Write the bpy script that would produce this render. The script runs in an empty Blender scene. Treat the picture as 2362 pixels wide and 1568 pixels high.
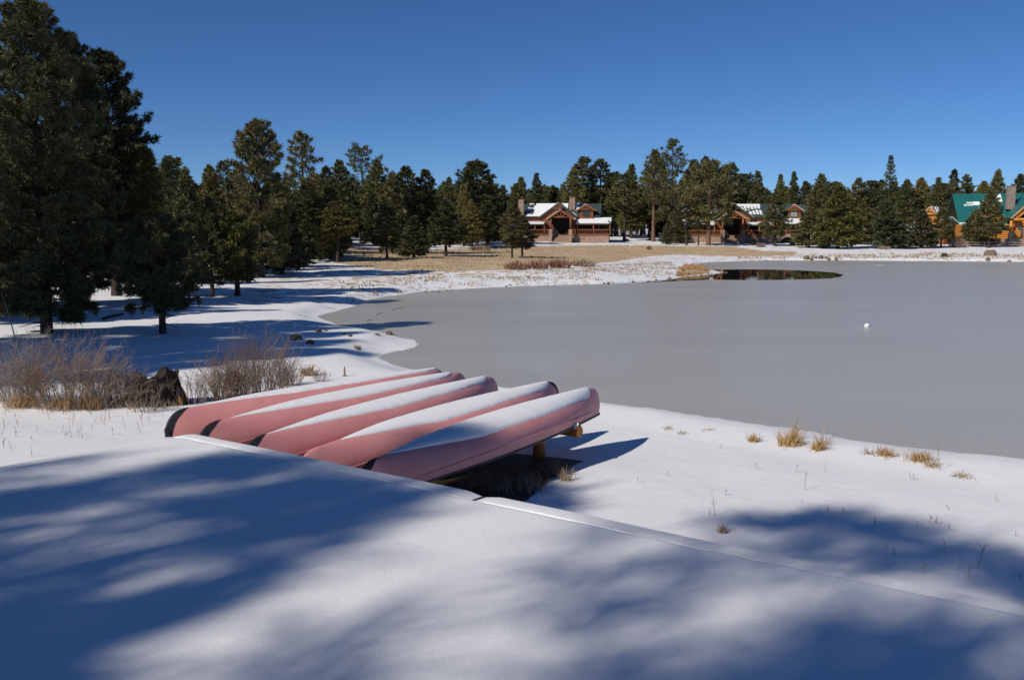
import bpy, bmesh, math, random
import numpy as np
from mathutils import Vector, Matrix
R = math.radians
SC = bpy.context.scene
COL = SC.collection

# ------------------------------------------------------------------ camera, sky, sun, exposure
EYE = 3.9                                    # eye height above the pond ice (ice is z = 0)
FPX, CX, CY = 2100.0, 1181.0, 784.0          # focal length and centre for a 2362 x 1568 picture
PITCH = math.atan(251.0 / FPX)
cam = bpy.data.cameras.new('camera')
cam.sensor_fit = 'HORIZONTAL'
cam.sensor_width = 36.0
cam.lens = 36.0 * FPX / 2362.0
cam.clip_start = 0.05
cam.clip_end = 6000.0
cam_ob = bpy.data.objects.new('camera', cam)
COL.objects.link(cam_ob)
cam_ob.location = (0, 0, EYE)
cam_ob.rotation_euler = (math.pi / 2 - PITCH, 0, 0)
SC.camera = cam_ob

SUN_EL = R(37.0)
SUN_H = np.array([-0.77, -0.64]) / math.hypot(.77, .64)      # horizontal direction towards the sun
SUN = np.array([SUN_H[0] * math.cos(SUN_EL), SUN_H[1] * math.cos(SUN_EL), math.sin(SUN_EL)])

world = bpy.data.worlds.new('World')
SC.world = world
world.use_nodes = True
wn = world.node_tree
wn.nodes.clear()
w_out = wn.nodes.new('ShaderNodeOutputWorld')
w_bg = wn.nodes.new('ShaderNodeBackground')
w_sky = wn.nodes.new('ShaderNodeTexSky')
w_sky.sky_type = 'NISHITA'
w_sky.sun_disc = False
w_sky.sun_elevation = SUN_EL
w_sky.sun_rotation = math.atan2(SUN_H[0], SUN_H[1])
w_sky.altitude = 2100.0
w_sky.air_density = 0.8
w_sky.dust_density = 0.0
w_sky.ozone_density = 8.5
w_hs = wn.nodes.new('ShaderNodeHueSaturation')
w_hs.inputs['Saturation'].default_value = 1.07
w_hs.inputs['Hue'].default_value = 0.502
wn.links.new(w_sky.outputs[0], w_hs.inputs['Color'])
wn.links.new(w_hs.outputs[0], w_bg.inputs['Color'])
w_bg.inputs['Strength'].default_value = 0.083
wn.links.new(w_bg.outputs[0], w_out.inputs['Surface'])

sun = bpy.data.lights.new('sun', 'SUN')
sun.energy = 4.1
sun.angle = R(0.8)
sun.color = (1.0, 0.93, 0.835)
sun_ob = bpy.data.objects.new('sun', sun)
COL.objects.link(sun_ob)
sun_ob.rotation_euler = Vector((-SUN[0], -SUN[1], -SUN[2])).to_track_quat('-Z', 'Y').to_euler()
sun_ob.location = (-40, -35, 60)

SC.view_settings.view_transform = 'Standard'
SC.view_settings.look = 'None'
SC.view_settings.gamma = 1.0
SC.view_settings.exposure = 0.0
SC.view_settings.use_curve_mapping = False
SC.render.engine = 'CYCLES'
SC.cycles.max_bounces = 6
SC.cycles.diffuse_bounces = 3
SC.cycles.glossy_bounces = 3
SC.cycles.transparent_max_bounces = 8
SC.cycles.caustics_reflective = False
SC.cycles.caustics_refractive = False

# ------------------------------------------------------------------ measuring: a photo pixel (2362 x 1568) as a ray
cp, sp = math.cos(PITCH), math.sin(PITCH)
def ray(x, y):
    u, v = (x - CX) / FPX, (y - CY) / FPX
    return np.array([u, cp - v * sp, -(v * cp + sp)])
def at_z(x, y, z):
    r = ray(x, y); t = (z - EYE) / r[2]
    return np.array([r[0] * t, r[1] * t, z])
def at_d(x, y, d):
    r = ray(x, y); t = d / r[1]
    return np.array([r[0] * t, d, EYE + r[2] * t])
def to_px(P):
    P = np.atleast_2d(P)
    X, Y, Z = P[:, 0], P[:, 1], P[:, 2] - EYE
    f = Y * cp - Z * sp
    f = np.where(f < 0.05, 0.05, f)
    up = Y * sp + Z * cp
    return np.stack([CX + FPX * X / f, CY - FPX * up / f], 1)
def in_poly(px, py, poly):
    px = np.asarray(px); py = np.asarray(py)
    ins = np.zeros(px.shape, bool)
    n = len(poly)
    for i in range(n):
        x1, y1 = poly[i]; x2, y2 = poly[(i + 1) % n]
        if y1 == y2: continue
        c = ((y1 > py) != (y2 > py)) & (px < (x2 - x1) * (py - y1) / (y2 - y1) + x1)
        ins ^= c
    return ins
def poly_dist(px, py, poly):
    d = np.full(np.shape(px), 1e9)
    n = len(poly)
    for i in range(n):
        ax, ay = poly[i]; bx, by = poly[(i + 1) % n]
        dx, dy = bx - ax, by - ay
        L = dx * dx + dy * dy + 1e-9
        t = np.clip(((px - ax) * dx + (py - ay) * dy) / L, 0, 1)
        d = np.minimum(d, np.hypot(px - ax - t * dx, py - ay - t * dy))
    return d

# ------------------------------------------------------------------ value noise (numpy), smooth and deterministic
_perm = np.random.RandomState(7).rand(256, 256)
def vnoise(x, y, s=1.0, o=0):
    x = np.asarray(x) * s + 37.7 * o; y = np.asarray(y) * s + 91.3 * o
    xi = np.floor(x).astype(int); yi = np.floor(y).astype(int)
    fx = x - xi; fy = y - yi
    fx = fx * fx * (3 - 2 * fx); fy = fy * fy * (3 - 2 * fy)
    g = lambda a, b: _perm[a & 255, b & 255]
    return (g(xi, yi) * (1 - fx) + g(xi + 1, yi) * fx) * (1 - fy) + (g(xi, yi + 1) * (1 - fx) + g(xi + 1, yi + 1) * fx) * fy - .5

# ------------------------------------------------------------------ materials
def new_mat(name):
    m = bpy.data.materials.new(name); m.use_nodes = True
    nt = m.node_tree
    b = nt.nodes['Principled BSDF']
    return m, nt, b
def N(nt, t, **kw):
    n = nt.nodes.new(t)
    for k, v in kw.items():
        if k in n.inputs: n.inputs[k].default_value = v
        else: setattr(n, k, v)
    return n
def ramp(nt, fac, stops):
    r = nt.nodes.new('ShaderNodeValToRGB')
    e = r.color_ramp.elements
    while len(e) < len(stops): e.new(.5)
    for i, (p, c) in enumerate(stops):
        e[i].position = p
        e[i].color = (c[0], c[1], c[2], 1) if hasattr(c, '__len__') else (c, c, c, 1)
    nt.links.new(fac, r.inputs['Fac'])
    return r
def mat(name, c1, c2=None, rough=.7, scale=3.0, bump=0.0, bscale=None, detail=4.0, stretch=None, spec=.3, coords='Object', rnd=0.0):
    """two-tone noise material; stretch scales the texture space per axis; rnd varies brightness per object"""
    m, nt, b = new_mat(name)
    b.inputs['Roughness'].default_value = rough
    b.inputs['Specular IOR Level'].default_value = spec
    c2 = c2 or tuple(x * .7 for x in c1)
    tc = N(nt, 'ShaderNodeTexCoord'); src = tc.outputs[coords]
    if stretch:
        mp = N(nt, 'ShaderNodeMapping'); mp.inputs['Scale'].default_value = stretch
        nt.links.new(src, mp.inputs['Vector']); src = mp.outputs[0]
    nz = N(nt, 'ShaderNodeTexNoise', Scale=scale, Detail=detail, Roughness=.6)
    nt.links.new(src, nz.inputs['Vector'])
    r = ramp(nt, nz.outputs['Fac'], [(.32, c2), (.68, c1)])
    col = r.outputs['Color']
    if rnd:
        oi = N(nt, 'ShaderNodeObjectInfo')
        mr = N(nt, 'ShaderNodeMapRange'); mr.inputs['To Min'].default_value = 1 - rnd; mr.inputs['To Max'].default_value = 1 + rnd
        nt.links.new(oi.outputs['Random'], mr.inputs['Value'])
        hs = N(nt, 'ShaderNodeHueSaturation')
        nt.links.new(mr.outputs[0], hs.inputs['Value']); nt.links.new(col, hs.inputs['Color']); col = hs.outputs[0]
    nt.links.new(col, b.inputs['Base Color'])
    if bump:
        n2 = N(nt, 'ShaderNodeTexNoise', Scale=bscale or scale * 4, Detail=5.0)
        nt.links.new(src, n2.inputs['Vector'])
        bp = N(nt, 'ShaderNodeBump', Strength=1.0, Distance=bump)
        nt.links.new(n2.outputs['Fac'], bp.inputs['Height']); nt.links.new(bp.outputs[0], b.inputs['Normal'])
    return m

def snow_bump(nt, b, src, fine=.004, coarse=.03):
    n1 = N(nt, 'ShaderNodeTexNoise', Scale=1.3, Detail=5.0, Roughness=.55)
    n2 = N(nt, 'ShaderNodeTexNoise', Scale=70.0, Detail=3.0, Roughness=.7)
    nt.links.new(src, n1.inputs['Vector']); nt.links.new(src, n2.inputs['Vector'])
    b1 = N(nt, 'ShaderNodeBump', Strength=1.0, Distance=coarse)
    b2 = N(nt, 'ShaderNodeBump', Strength=1.0, Distance=fine)
    nt.links.new(n1.outputs['Fac'], b1.inputs['Height'])
    nt.links.new(n2.outputs['Fac'], b2.inputs['Height'])
    nt.links.new(b1.outputs[0], b2.inputs['Normal'])
    return b2.outputs[0]

SNOWC = (.82, .82, .825)
def snow_mat(name, fine=.0022, coarse=.014, sparkle=True):
    m, nt, b = new_mat(name)
    b.inputs['Base Color'].default_value = (*SNOWC, 1)
    b.inputs['Roughness'].default_value = .62
    b.inputs['Specular IOR Level'].default_value = .25
    g = N(nt, 'ShaderNodeNewGeometry')
    nrm = snow_bump(nt, b, g.outputs['Position'], fine, coarse)
    nt.links.new(nrm, b.inputs['Normal'])
    return m
M_SNOW = snow_mat('snow')
M_SNOWFAR = snow_mat('roof_snow', .0, .05)
M_BARK = mat('pine_bark', (.075, .055, .045), (.03, .024, .02), .9, 4.0, .02, 18.0, stretch=(3, 3, .6))
M_BARKRED = mat('orange_pine_bark', (.24, .135, .09), (.10, .055, .04), .9, 2.0, .02, 12.0, stretch=(3, 3, .5))
def needle_mat(name, a, b_, c):
    m, nt, b = new_mat(name)
    b.inputs['Roughness'].default_value = .65
    b.inputs['Specular IOR Level'].default_value = .25
    tc = N(nt, 'ShaderNodeNewGeometry')
    nz = N(nt, 'ShaderNodeTexNoise', Scale=.9, Detail=4.0, Roughness=.7)
    nt.links.new(tc.outputs['Position'], nz.inputs['Vector'])
    r = ramp(nt, nz.outputs['Fac'], [(.3, a), (.52, b_), (.72, c)])
    oi = N(nt, 'ShaderNodeObjectInfo')
    mr = N(nt, 'ShaderNodeMapRange'); mr.inputs['To Min'].default_value = .72; mr.inputs['To Max'].default_value = 1.28
    nt.links.new(oi.outputs['Random'], mr.inputs['Value'])
    mh = N(nt, 'ShaderNodeMapRange'); mh.inputs['To Min'].default_value = .515; mh.inputs['To Max'].default_value = .475
    nt.links.new(oi.outputs['Random'], mh.inputs['Value'])
    hs = N(nt, 'ShaderNodeHueSaturation')
    nt.links.new(mr.outputs[0], hs.inputs['Value']); nt.links.new(mh.outputs[0], hs.inputs['Hue'])
    nt.links.new(r.outputs['Color'], hs.inputs['Color'])
    nt.links.new(hs.outputs[0], b.inputs['Base Color'])
    return m
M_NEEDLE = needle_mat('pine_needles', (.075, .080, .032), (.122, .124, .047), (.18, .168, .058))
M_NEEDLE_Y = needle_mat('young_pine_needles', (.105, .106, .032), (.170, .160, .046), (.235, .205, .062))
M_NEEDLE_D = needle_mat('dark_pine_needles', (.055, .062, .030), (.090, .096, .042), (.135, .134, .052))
M_STRAW = mat('dry_grass', (.50, .33, .15), (.32, .19, .075), .85, 2.0, rnd=.12)
M_STRAWPALE = mat('pale_dry_grass', (.44, .35, .21), (.30, .22, .13), .85, 2.0, rnd=.12)
M_TWIG = mat('bare_twigs', (.42, .31, .245), (.23, .16, .12), .85, 1.2)
M_TWIGDARK = mat('dark_bare_twigs', (.32, .225, .17), (.16, .11, .08), .85, 1.2)
M_ROCK = mat('lichen_rock', (.26, .185, .13), (.10, .075, .058), .9, 5.0, .03, 14.0)
M_WOODGREY = mat('weathered_deck_wood', (.16, .13, .11), (.075, .06, .05), .85, 3.0, .004, 30.0, stretch=(1, 8, 8))
M_LOGYEL = mat('varnished_rack_log', (.46, .20, .045), (.27, .10, .022), .45, 6.0, .006, 20.0, spec=.45)
M_LOGEND = mat('log_end_grain', (.62, .27, .05), (.33, .12, .025), .7, 14.0, .006)

# ------------------------------------------------------------------ mesh and object helpers
def mesh_np(name, V, F):
    me = bpy.data.meshes.new(name)
    V = np.asarray(V, np.float32); 
    if isinstance(F, np.ndarray):
        n, k = F.shape
        me.vertices.add(len(V)); me.vertices.foreach_set('co', V.ravel())
        me.loops.add(n * k); me.loops.foreach_set('vertex_index', F.astype(np.int32).ravel())
        me.polygons.add(n)
        me.polygons.foreach_set('loop_start', np.arange(0, n * k, k, dtype=np.int32))
        me.polygons.foreach_set('loop_total', np.full(n, k, np.int32))
        me.update(calc_edges=True)
    else:
        me.from_pydata([tuple(map(float, v)) for v in V], [], [tuple(map(int, f)) for f in F])
        me.update()
    return me
def smooth(me, on=True):
    me.polygons.foreach_set('use_smooth', np.full(len(me.polygons), on))
def ob(name, me, material=None, parent=None, sm=False, loc=None):
    o = bpy.data.objects.new(name, me); COL.objects.link(o)
    if material is not None and me is not None and not me.materials: me.materials.append(material)
    if parent is not None: o.parent = parent
    if sm: smooth(me)
    if loc is not None: o.location = loc
    return o
def thing(name, label, cat, loc=(0, 0, 0), rz=0.0, group=None):
    o = bpy.data.objects.new(name, None); COL.objects.link(o)
    o.empty_display_size = .2
    o.location = loc; o.rotation_euler = (0, 0, rz)
    return tag(o, label, cat, group)
def tag(o, label=None, cat=None, group=None, kind=None):
    if label: o['label'] = label
    if cat: o['category'] = cat
    if group: o['group'] = group
    if kind: o['kind'] = kind
    return o

class MB:
    """collects shapes, then links them as one mesh object"""
    def __init__(s): s.V = []; s.F = []
    def add(s, V, F):
        o = len(s.V); s.V += [tuple(map(float, v)) for v in V]; s.F += [tuple(i + o for i in f) for f in F]; return s
    def box(s, a, b):
        x0, y0, z0 = a; x1, y1, z1 = b
        return s.add([(x0, y0, z0), (x1, y0, z0), (x1, y1, z0), (x0, y1, z0), (x0, y0, z1), (x1, y0, z1), (x1, y1, z1), (x0, y1, z1)],
                     [(0, 3, 2, 1), (4, 5, 6, 7), (0, 1, 5, 4), (1, 2, 6, 5), (2, 3, 7, 6), (3, 0, 4, 7)])
    def bar(s, p, q, w, h, up=(0, 0, 1)):
        p = Vector(p); q = Vector(q); d = (q - p).normalized(); u = Vector(up)
        sd = d.cross(u)
        if sd.length < 1e-4: sd = d.cross(Vector((0, 1, 0)))
        sd.normalize(); u = sd.cross(d).normalized()
        V = []
        for e in (p, q):
            for a, b in ((-1, -1), (1, -1), (1, 1), (-1, 1)): V.append(e + sd * (a * w / 2) + u * (b * h / 2))
        return s.add(V, [(0, 1, 2, 3), (7, 6, 5, 4), (0, 4, 5, 1), (1, 5, 6, 2), (2, 6, 7, 3), (3, 7, 4, 0)])
    def tube(s, pts, rads, n=8, caps=True):
        pts = [Vector(p) for p in pts]
        if not hasattr(rads, '__len__'): rads = [rads] * len(pts)
        V = []; F = []
        ref = None
        for i, p in enumerate(pts):
            d = (pts[min(i + 1, len(pts) - 1)] - pts[max(i - 1, 0)]).normalized()
            if ref is None: ref = d.orthogonal().normalized()
            a = (ref - d * ref.dot(d)).normalized(); ref = a
            b = d.cross(a)
            for k in range(n):
                t = 2 * math.pi * k / n
                V.append(p + (a * math.cos(t) + b * math.sin(t)) * rads[i])
        for i in range(len(pts) - 1):
            for k in range(n):
                k2 = (k + 1) % n
                F.append((i * n + k, i * n + k2, (i + 1) * n + k2, (i + 1) * n + k))
        if caps:
            F.append(tuple(reversed(range(n)))); F.append(tuple(range((len(pts) - 1) * n, len(pts) * n)))
        return s.add(V, F)
    def slab(s, quad, th):
        q = [Vector(p) for p in quad]
        nr = (q[1] - q[0]).cross(q[-1] - q[0]).normalized()
        if nr.z < 0: nr = -nr; q = q[::-1]
        n = len(q)
        V = q + [p - nr * th for p in q]
        F = [tuple(range(n)), tuple(reversed(range(n, 2 * n)))] + [(i, i + n, (i + 1) % n + n, (i + 1) % n) for i in range(n)]
        return s.add(V, F)
    def prism(s, poly, y0, y1):
        """poly of (x, z) extruded along y"""
        n = len(poly)
        V = [(x, y0, z) for x, z in poly] + [(x, y1, z) for x, z in poly]
        F = [tuple(range(n)), tuple(reversed(range(n, 2 * n)))] + [(i, i + n, (i + 1) % n + n, (i + 1) % n) for i in range(n)]
        return s.add(V, F)
    def mesh(s, name):
        me = mesh_np(name, s.V, s.F)
        bm = bmesh.new(); bm.from_mesh(me); bmesh.ops.recalc_face_normals(bm, faces=bm.faces); bm.to_mesh(me); bm.free()
        return me
    def build(s, name, material, parent=None, sm=False, loc=None):
        return ob(name, s.mesh(name), material, parent, sm, loc)
# ------------------------------------------------------------------ pond outline (photo shoreline carried onto the ice plane)
SHORE_PX = [(2362, 604), (2150, 602), (1947, 600.5), (1774, 600.5), (1658, 604), (1600, 608.5), (1580, 612), (1632, 614.5), (1636, 620), (1634, 626),
            (1655, 627), (1673, 628.5), (1640, 633), (1600, 637), (1540, 644), (1452, 651), (1380, 654), (1300, 656), (1150, 662), (1000, 671), (920, 679), (868, 690),
            (800, 709), (735, 730), (760, 746), (815, 756), (900, 770), (966, 785), (960, 800), (925, 812), (893, 825), (930, 845), (1000, 866),
            (1150, 893), (1300, 912), (1400, 928), (1500, 940), (1600, 955), (1800, 986), (2000, 1016), (2200, 1044), (2362, 1060)]
SHORE = [tuple(at_z(x, y, 0)[:2]) for x, y in SHORE_PX]
SHORE += [(14, 13.2), (24, 10), (45, 9), (75, 20), (105, 55), (112, 90), (100, 112)]

def shore_dist(x, y):
    d = poly_dist(x, y, SHORE)
    return np.where(in_poly(x, y, SHORE), -d, d)

def ground_z(x, y):
    x = np.asarray(x, float); y = np.asarray(y, float)
    s = shore_dist(x, y) + .35 * vnoise(x, y, .9) + .5 * vnoise(x, y, .3, 3) * np.clip(np.hypot(x, y) / 40, .2, 1.2)
    r = np.clip(s / 1.7, 0, 1); r = r * r * (3 - 2 * r)
    z = .25 * r + .026 * np.clip(s, 0, 90) + .012 * np.clip(s - 90, 0, 500)
    z = np.where(s < 0, np.maximum(s * .5, -.8), z)
    z = z + (vnoise(x, y, .22, 1) * .18 + vnoise(x, y, .7, 2) * .06) * np.clip(s / 6, 0, 1)
    # small crest where the bank breaks down to the near shore
    near = np.clip(1 - np.abs(s - 2.0) / 1.2, 0, 1) * np.clip(1 - (y - 22) / 6, 0, 1)
    z = z + .07 * near
    # scuffed hollow under the canoe rack
    return z
def gz(x, y): return float(ground_z(np.array([x]), np.array([y]))[0])
def on_ground(x, y, dmin=4.0, dmax=400.0):
    r = ray(x, y)
    d = np.geomspace(dmin, dmax, 900)
    X = r[0] / r[1] * d; Z = EYE + r[2] / r[1] * d
    h = ground_z(X, d) 
    h = np.maximum(h, 0)
    k = np.nonzero(Z < h)[0]
    if len(k) == 0: i = len(d) - 1
    else: i = k[0]
    i0 = max(i - 1, 0)
    a, b = d[i0], d[i]
    fa, fb = Z[i0] - h[i0], Z[i] - h[i]
    t = fa / (fa - fb) if fa != fb else 0
    dd = a + (b - a) * min(max(t, 0), 1)
    return np.array([r[0] / r[1] * dd, dd, max(gz(r[0] / r[1] * dd, dd), 0)])

MEADOW = [(745, 592), (800, 566), (880, 576), (1060, 573), (1150, 566), (1240, 567), (1400, 565), (1600, 567), (1690, 568), (1760, 578), (1840, 580), (1830, 591), (1740, 592),
          (1640, 592), (1560, 588), (1480, 594), (1430, 603), (1350, 612), (1200, 618), (1150, 624), (1000, 628), (880, 622), (770, 607)]
SPIT = [(1560, 622), (1580, 612), (1632, 612), (1640, 620), (1634, 634), (1560, 640)]
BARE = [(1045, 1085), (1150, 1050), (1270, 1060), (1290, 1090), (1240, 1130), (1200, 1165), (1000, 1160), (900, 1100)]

def build_ground():
    ang = np.concatenate([np.radians(np.arange(-180, -42, 6.0)), np.radians(np.arange(-42, 42, .22)), np.radians(np.arange(42, 180.1, 6.0))])
    rad = np.concatenate([[0.0, 1.0, 2.0], np.geomspace(3.0, 330, 430), np.geomspace(345, 3500, 30)])
    A, D = np.meshgrid(ang, rad)
    X = (np.sin(A) * D).ravel(); Y = (np.cos(A) * D).ravel()
    Z = ground_z(X, Y)
    nr, na = A.shape
    i = np.arange(nr - 1)[:, None] * na + np.arange(na - 1)[None, :]
    F = np.stack([i, i + 1, i + na + 1, i + na], -1).reshape(-1, 4)
    F = F[:, ::-1]
    me = mesh_np('ground', np.stack([X, Y, Z], 1), F)
    # where grass shows through the snow: fixed to places on the ground
    P = to_px(np.stack([X, Y, Z], 1)); px, py = P[:, 0], P[:, 1]
    front = (Y > 6) & (np.abs(px - CX) < 1600)
    g = np.zeros(len(X))
    for poly, v, soft in ((MEADOW, .86, 5.0), (SPIT, .72, 4.0)):
        ins = in_poly(px, py, poly); d = poly_dist(px, py, poly)
        g = np.maximum(g, np.where(front & ((Y > 50) | (d > 1e8)), v * np.clip(.5 + np.where(ins, d, -d) / (2 * soft), 0, 1), 0))
    s = shore_dist(X, Y)
    farbank = (Y > 45) & (s > 0)
    band = np.clip(1 - np.abs(s - 9) / 9, 0, 1)
    g = np.maximum(g, np.where(farbank & (px > 560), .37 + .09 * band, 0))
    g = np.maximum(g, np.where(farbank & (px > 1700), np.where((s > 2.0) & (s < 6), .46, .30), 0))
    g = np.maximum(g, np.where((Y > 58) & (px < 1000) & (s > 14), .42, 0))
    g = np.maximum(g, np.where((Y > 25) & (Y <= 58) & (px < 900), .26, 0))
    g = np.maximum(g, np.where((Y > 150), .40, 0))
    dirt = np.zeros(len(X))
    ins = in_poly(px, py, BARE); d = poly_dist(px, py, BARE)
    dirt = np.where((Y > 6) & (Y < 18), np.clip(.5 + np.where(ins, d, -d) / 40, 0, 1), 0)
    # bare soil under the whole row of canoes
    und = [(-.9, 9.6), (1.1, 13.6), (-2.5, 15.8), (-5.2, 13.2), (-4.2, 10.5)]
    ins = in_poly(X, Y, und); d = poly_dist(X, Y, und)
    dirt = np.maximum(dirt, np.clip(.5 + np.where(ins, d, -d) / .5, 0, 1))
    at = me.color_attributes.new('cover', 'FLOAT_COLOR', 'POINT')
    c = np.stack([g, dirt, np.zeros_like(g), np.ones_like(g)], 1).astype(np.float32)
    at.data.foreach_set('color', c.ravel())
    m, nt, b = new_mat('snowy_ground')
    geo = N(nt, 'ShaderNodeNewGeometry')
    ca = N(nt, 'ShaderNodeVertexColor', layer_name='cover')
    sep = N(nt, 'ShaderNodeSeparateColor'); nt.links.new(ca.outputs['Color'], sep.inputs[0])
    n1 = N(nt, 'ShaderNodeTexNoise', Scale=1.0, Detail=8.0, Roughness=.66)
    nt.links.new(geo.outputs['Position'], n1.inputs['Vector'])
    def thr(attr, k):
        a = N(nt, 'ShaderNodeMath', operation='MULTIPLY_ADD'); a.inputs[1].default_value = k; a.inputs[2].default_value = -.5 * k
        nt.links.new(n1.outputs['Fac'], a.inputs[0])
        s_ = N(nt, 'ShaderNodeMath', operation='ADD'); nt.links.new(a.outputs[0], s_.inputs[0]); nt.links.new(attr, s_.inputs[1])
        mr = N(nt, 'ShaderNodeMapRange', interpolation_type='SMOOTHSTEP'); mr.inputs['From Min'].default_value = .44; mr.inputs['From Max'].default_value = .58
        nt.links.new(s_.outputs[0], mr.inputs['Value'])
        return mr.outputs[0]
    fg, fd = thr(sep.outputs[0], 1.5), thr(sep.outputs[1], .8)
    n2 = N(nt, 'ShaderNodeTexNoise', Scale=.35, Detail=8.0, Roughness=.7)
    nt.links.new(geo.outputs['Position'], n2.inputs['Vector'])
    grass = ramp(nt, n2.outputs['Fac'], [(.28, (.36, .25, .14)), (.5, (.50, .375, .225)), (.72, (.62, .50, .34))])
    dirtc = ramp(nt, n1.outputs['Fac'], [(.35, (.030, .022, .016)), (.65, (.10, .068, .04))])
    mx = N(nt, 'ShaderNodeMix', data_type='RGBA'); mx.inputs[6].default_value = (*SNOWC, 1)
    nt.links.new(fg, mx.inputs[0]); nt.links.new(grass.outputs[0], mx.inputs[7])
    mx2 = N(nt, 'ShaderNodeMix', data_type='RGBA')
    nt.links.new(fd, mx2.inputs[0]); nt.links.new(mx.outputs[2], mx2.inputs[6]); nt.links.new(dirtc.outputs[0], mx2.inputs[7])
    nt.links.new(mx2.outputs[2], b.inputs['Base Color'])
    b.inputs['Roughness'].default_value = .7
    b.inputs['Specular IOR Level'].default_value = .2
    nrm = snow_bump(nt, b, geo.outputs['Position'], .003, .03)
    nt.links.new(nrm, b.inputs['Normal'])
    me.materials.append(m)
    smooth(me)
    o = ob('ground', me); tag(o, kind='structure')
build_ground()

# ------------------------------------------------------------------ frozen pond
def build_ice():
    m, nt, b = new_mat('grey_pond_ice')
    geo = N(nt, 'ShaderNodeNewGeometry')
    mp = N(nt, 'ShaderNodeMapping'); mp.inputs['Scale'].default_value = (.05, .16, 1)
    mp.inputs['Rotation'].default_value = (0, 0, R(-14))
    nt.links.new(geo.outputs['Position'], mp.inputs['Vector'])
    n1 = N(nt, 'ShaderNodeTexNoise', Scale=1.0, Detail=7.0, Roughness=.6); nt.links.new(mp.outputs[0], n1.inputs['Vector'])
    n2 = N(nt, 'ShaderNodeTexNoise', Scale=2.2, Detail=6.0, Roughness=.75); nt.links.new(geo.outputs['Position'], n2.inputs['Vector'])
    mixf = N(nt, 'ShaderNodeMath', operation='MULTIPLY_ADD'); mixf.inputs[1].default_value = .3
    nt.links.new(n2.outputs['Fac'], mixf.inputs[0]); nt.links.new(n1.outputs['Fac'], mixf.inputs[2])
    r = ramp(nt, mixf.outputs[0], [(.50, (.395, .372, .318)), (.63, (.425, .402, .345)), (.78, (.452, .43, .37))])
    nt.links.new(r.outputs[0], b.inputs['Base Color'])
    b.inputs['Roughness'].default_value = .30
    b.inputs['Specular IOR Level'].default_value = .28
    bp = N(nt, 'ShaderNodeBump', Strength=1.0, Distance=.006)
    n3 = N(nt, 'ShaderNodeTexNoise', Scale=9.0, Detail=5.0); nt.links.new(geo.outputs['Position'], n3.inputs['Vector'])
    nt.links.new(n3.outputs['Fac'], bp.inputs['Height']); nt.links.new(bp.outputs[0], b.inputs['Normal'])
    me = mesh_np('frozen_pond', [(-40, 8, 0), (130, 8, 0), (130, 140, 0), (-40, 140, 0)], [(0, 1, 2, 3)])
    tag(ob('frozen_pond', me, m), kind='structure')
    # open water along the spit
    WPX = [(1600, 633), (1638, 621.5), (1725, 621.3), (1785, 622), (1839, 623.5), (1885, 625.5), (1925, 629), (1941, 632.5), (1944, 635.5), (1938, 638), (1915, 641.5), (1880, 643.6), (1839, 645), (1790, 645.6),
           (1731, 645.8), (1634, 645.2), (1580, 647), (1537, 649.5), (1490, 651.6), (1440, 654), (1380, 657), (1300, 659), (1220, 661.5), (1230, 655), (1380, 648), (1540, 638)]
    pts = []
    for i in range(len(WPX)):
        a, c = WPX[i - 1], WPX[i]
        for k in range(4):
            t = k / 4
            x, y = a[0] + (c[0] - a[0]) * t, a[1] + (c[1] - a[1]) * t
            p = at_z(x, y, .006)
            pts.append((p[0] + .25 * vnoise(p[0], p[1], .5), p[1] + .5 * vnoise(p[0], p[1], .4, 2), .006))
    mw, nt, b = new_mat('open_water')
    b.inputs['Base Color'].default_value = (.012, .013, .012, 1)
    b.inputs['Roughness'].default_value = .03
    b.inputs['IOR'].default_value = 1.33
    bp = N(nt, 'ShaderNodeBump', Strength=.25, Distance=.01)
    n3 = N(nt, 'ShaderNodeTexNoise', Scale=.8, Detail=3.0)
    g2 = N(nt, 'ShaderNodeNewGeometry'); nt.links.new(g2.outputs['Position'], n3.inputs['Vector'])
    nt.links.new(n3.outputs['Fac'], bp.inputs['Height']); nt.links.new(bp.outputs[0], b.inputs['Normal'])
    me = mesh_np('open_water', pts, [tuple(range(len(pts)))])
    if me.polygons[0].normal.z < 0: me.flip_normals()
    tag(ob('open_water', me, mw), kind='structure')
build_ice()
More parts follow.
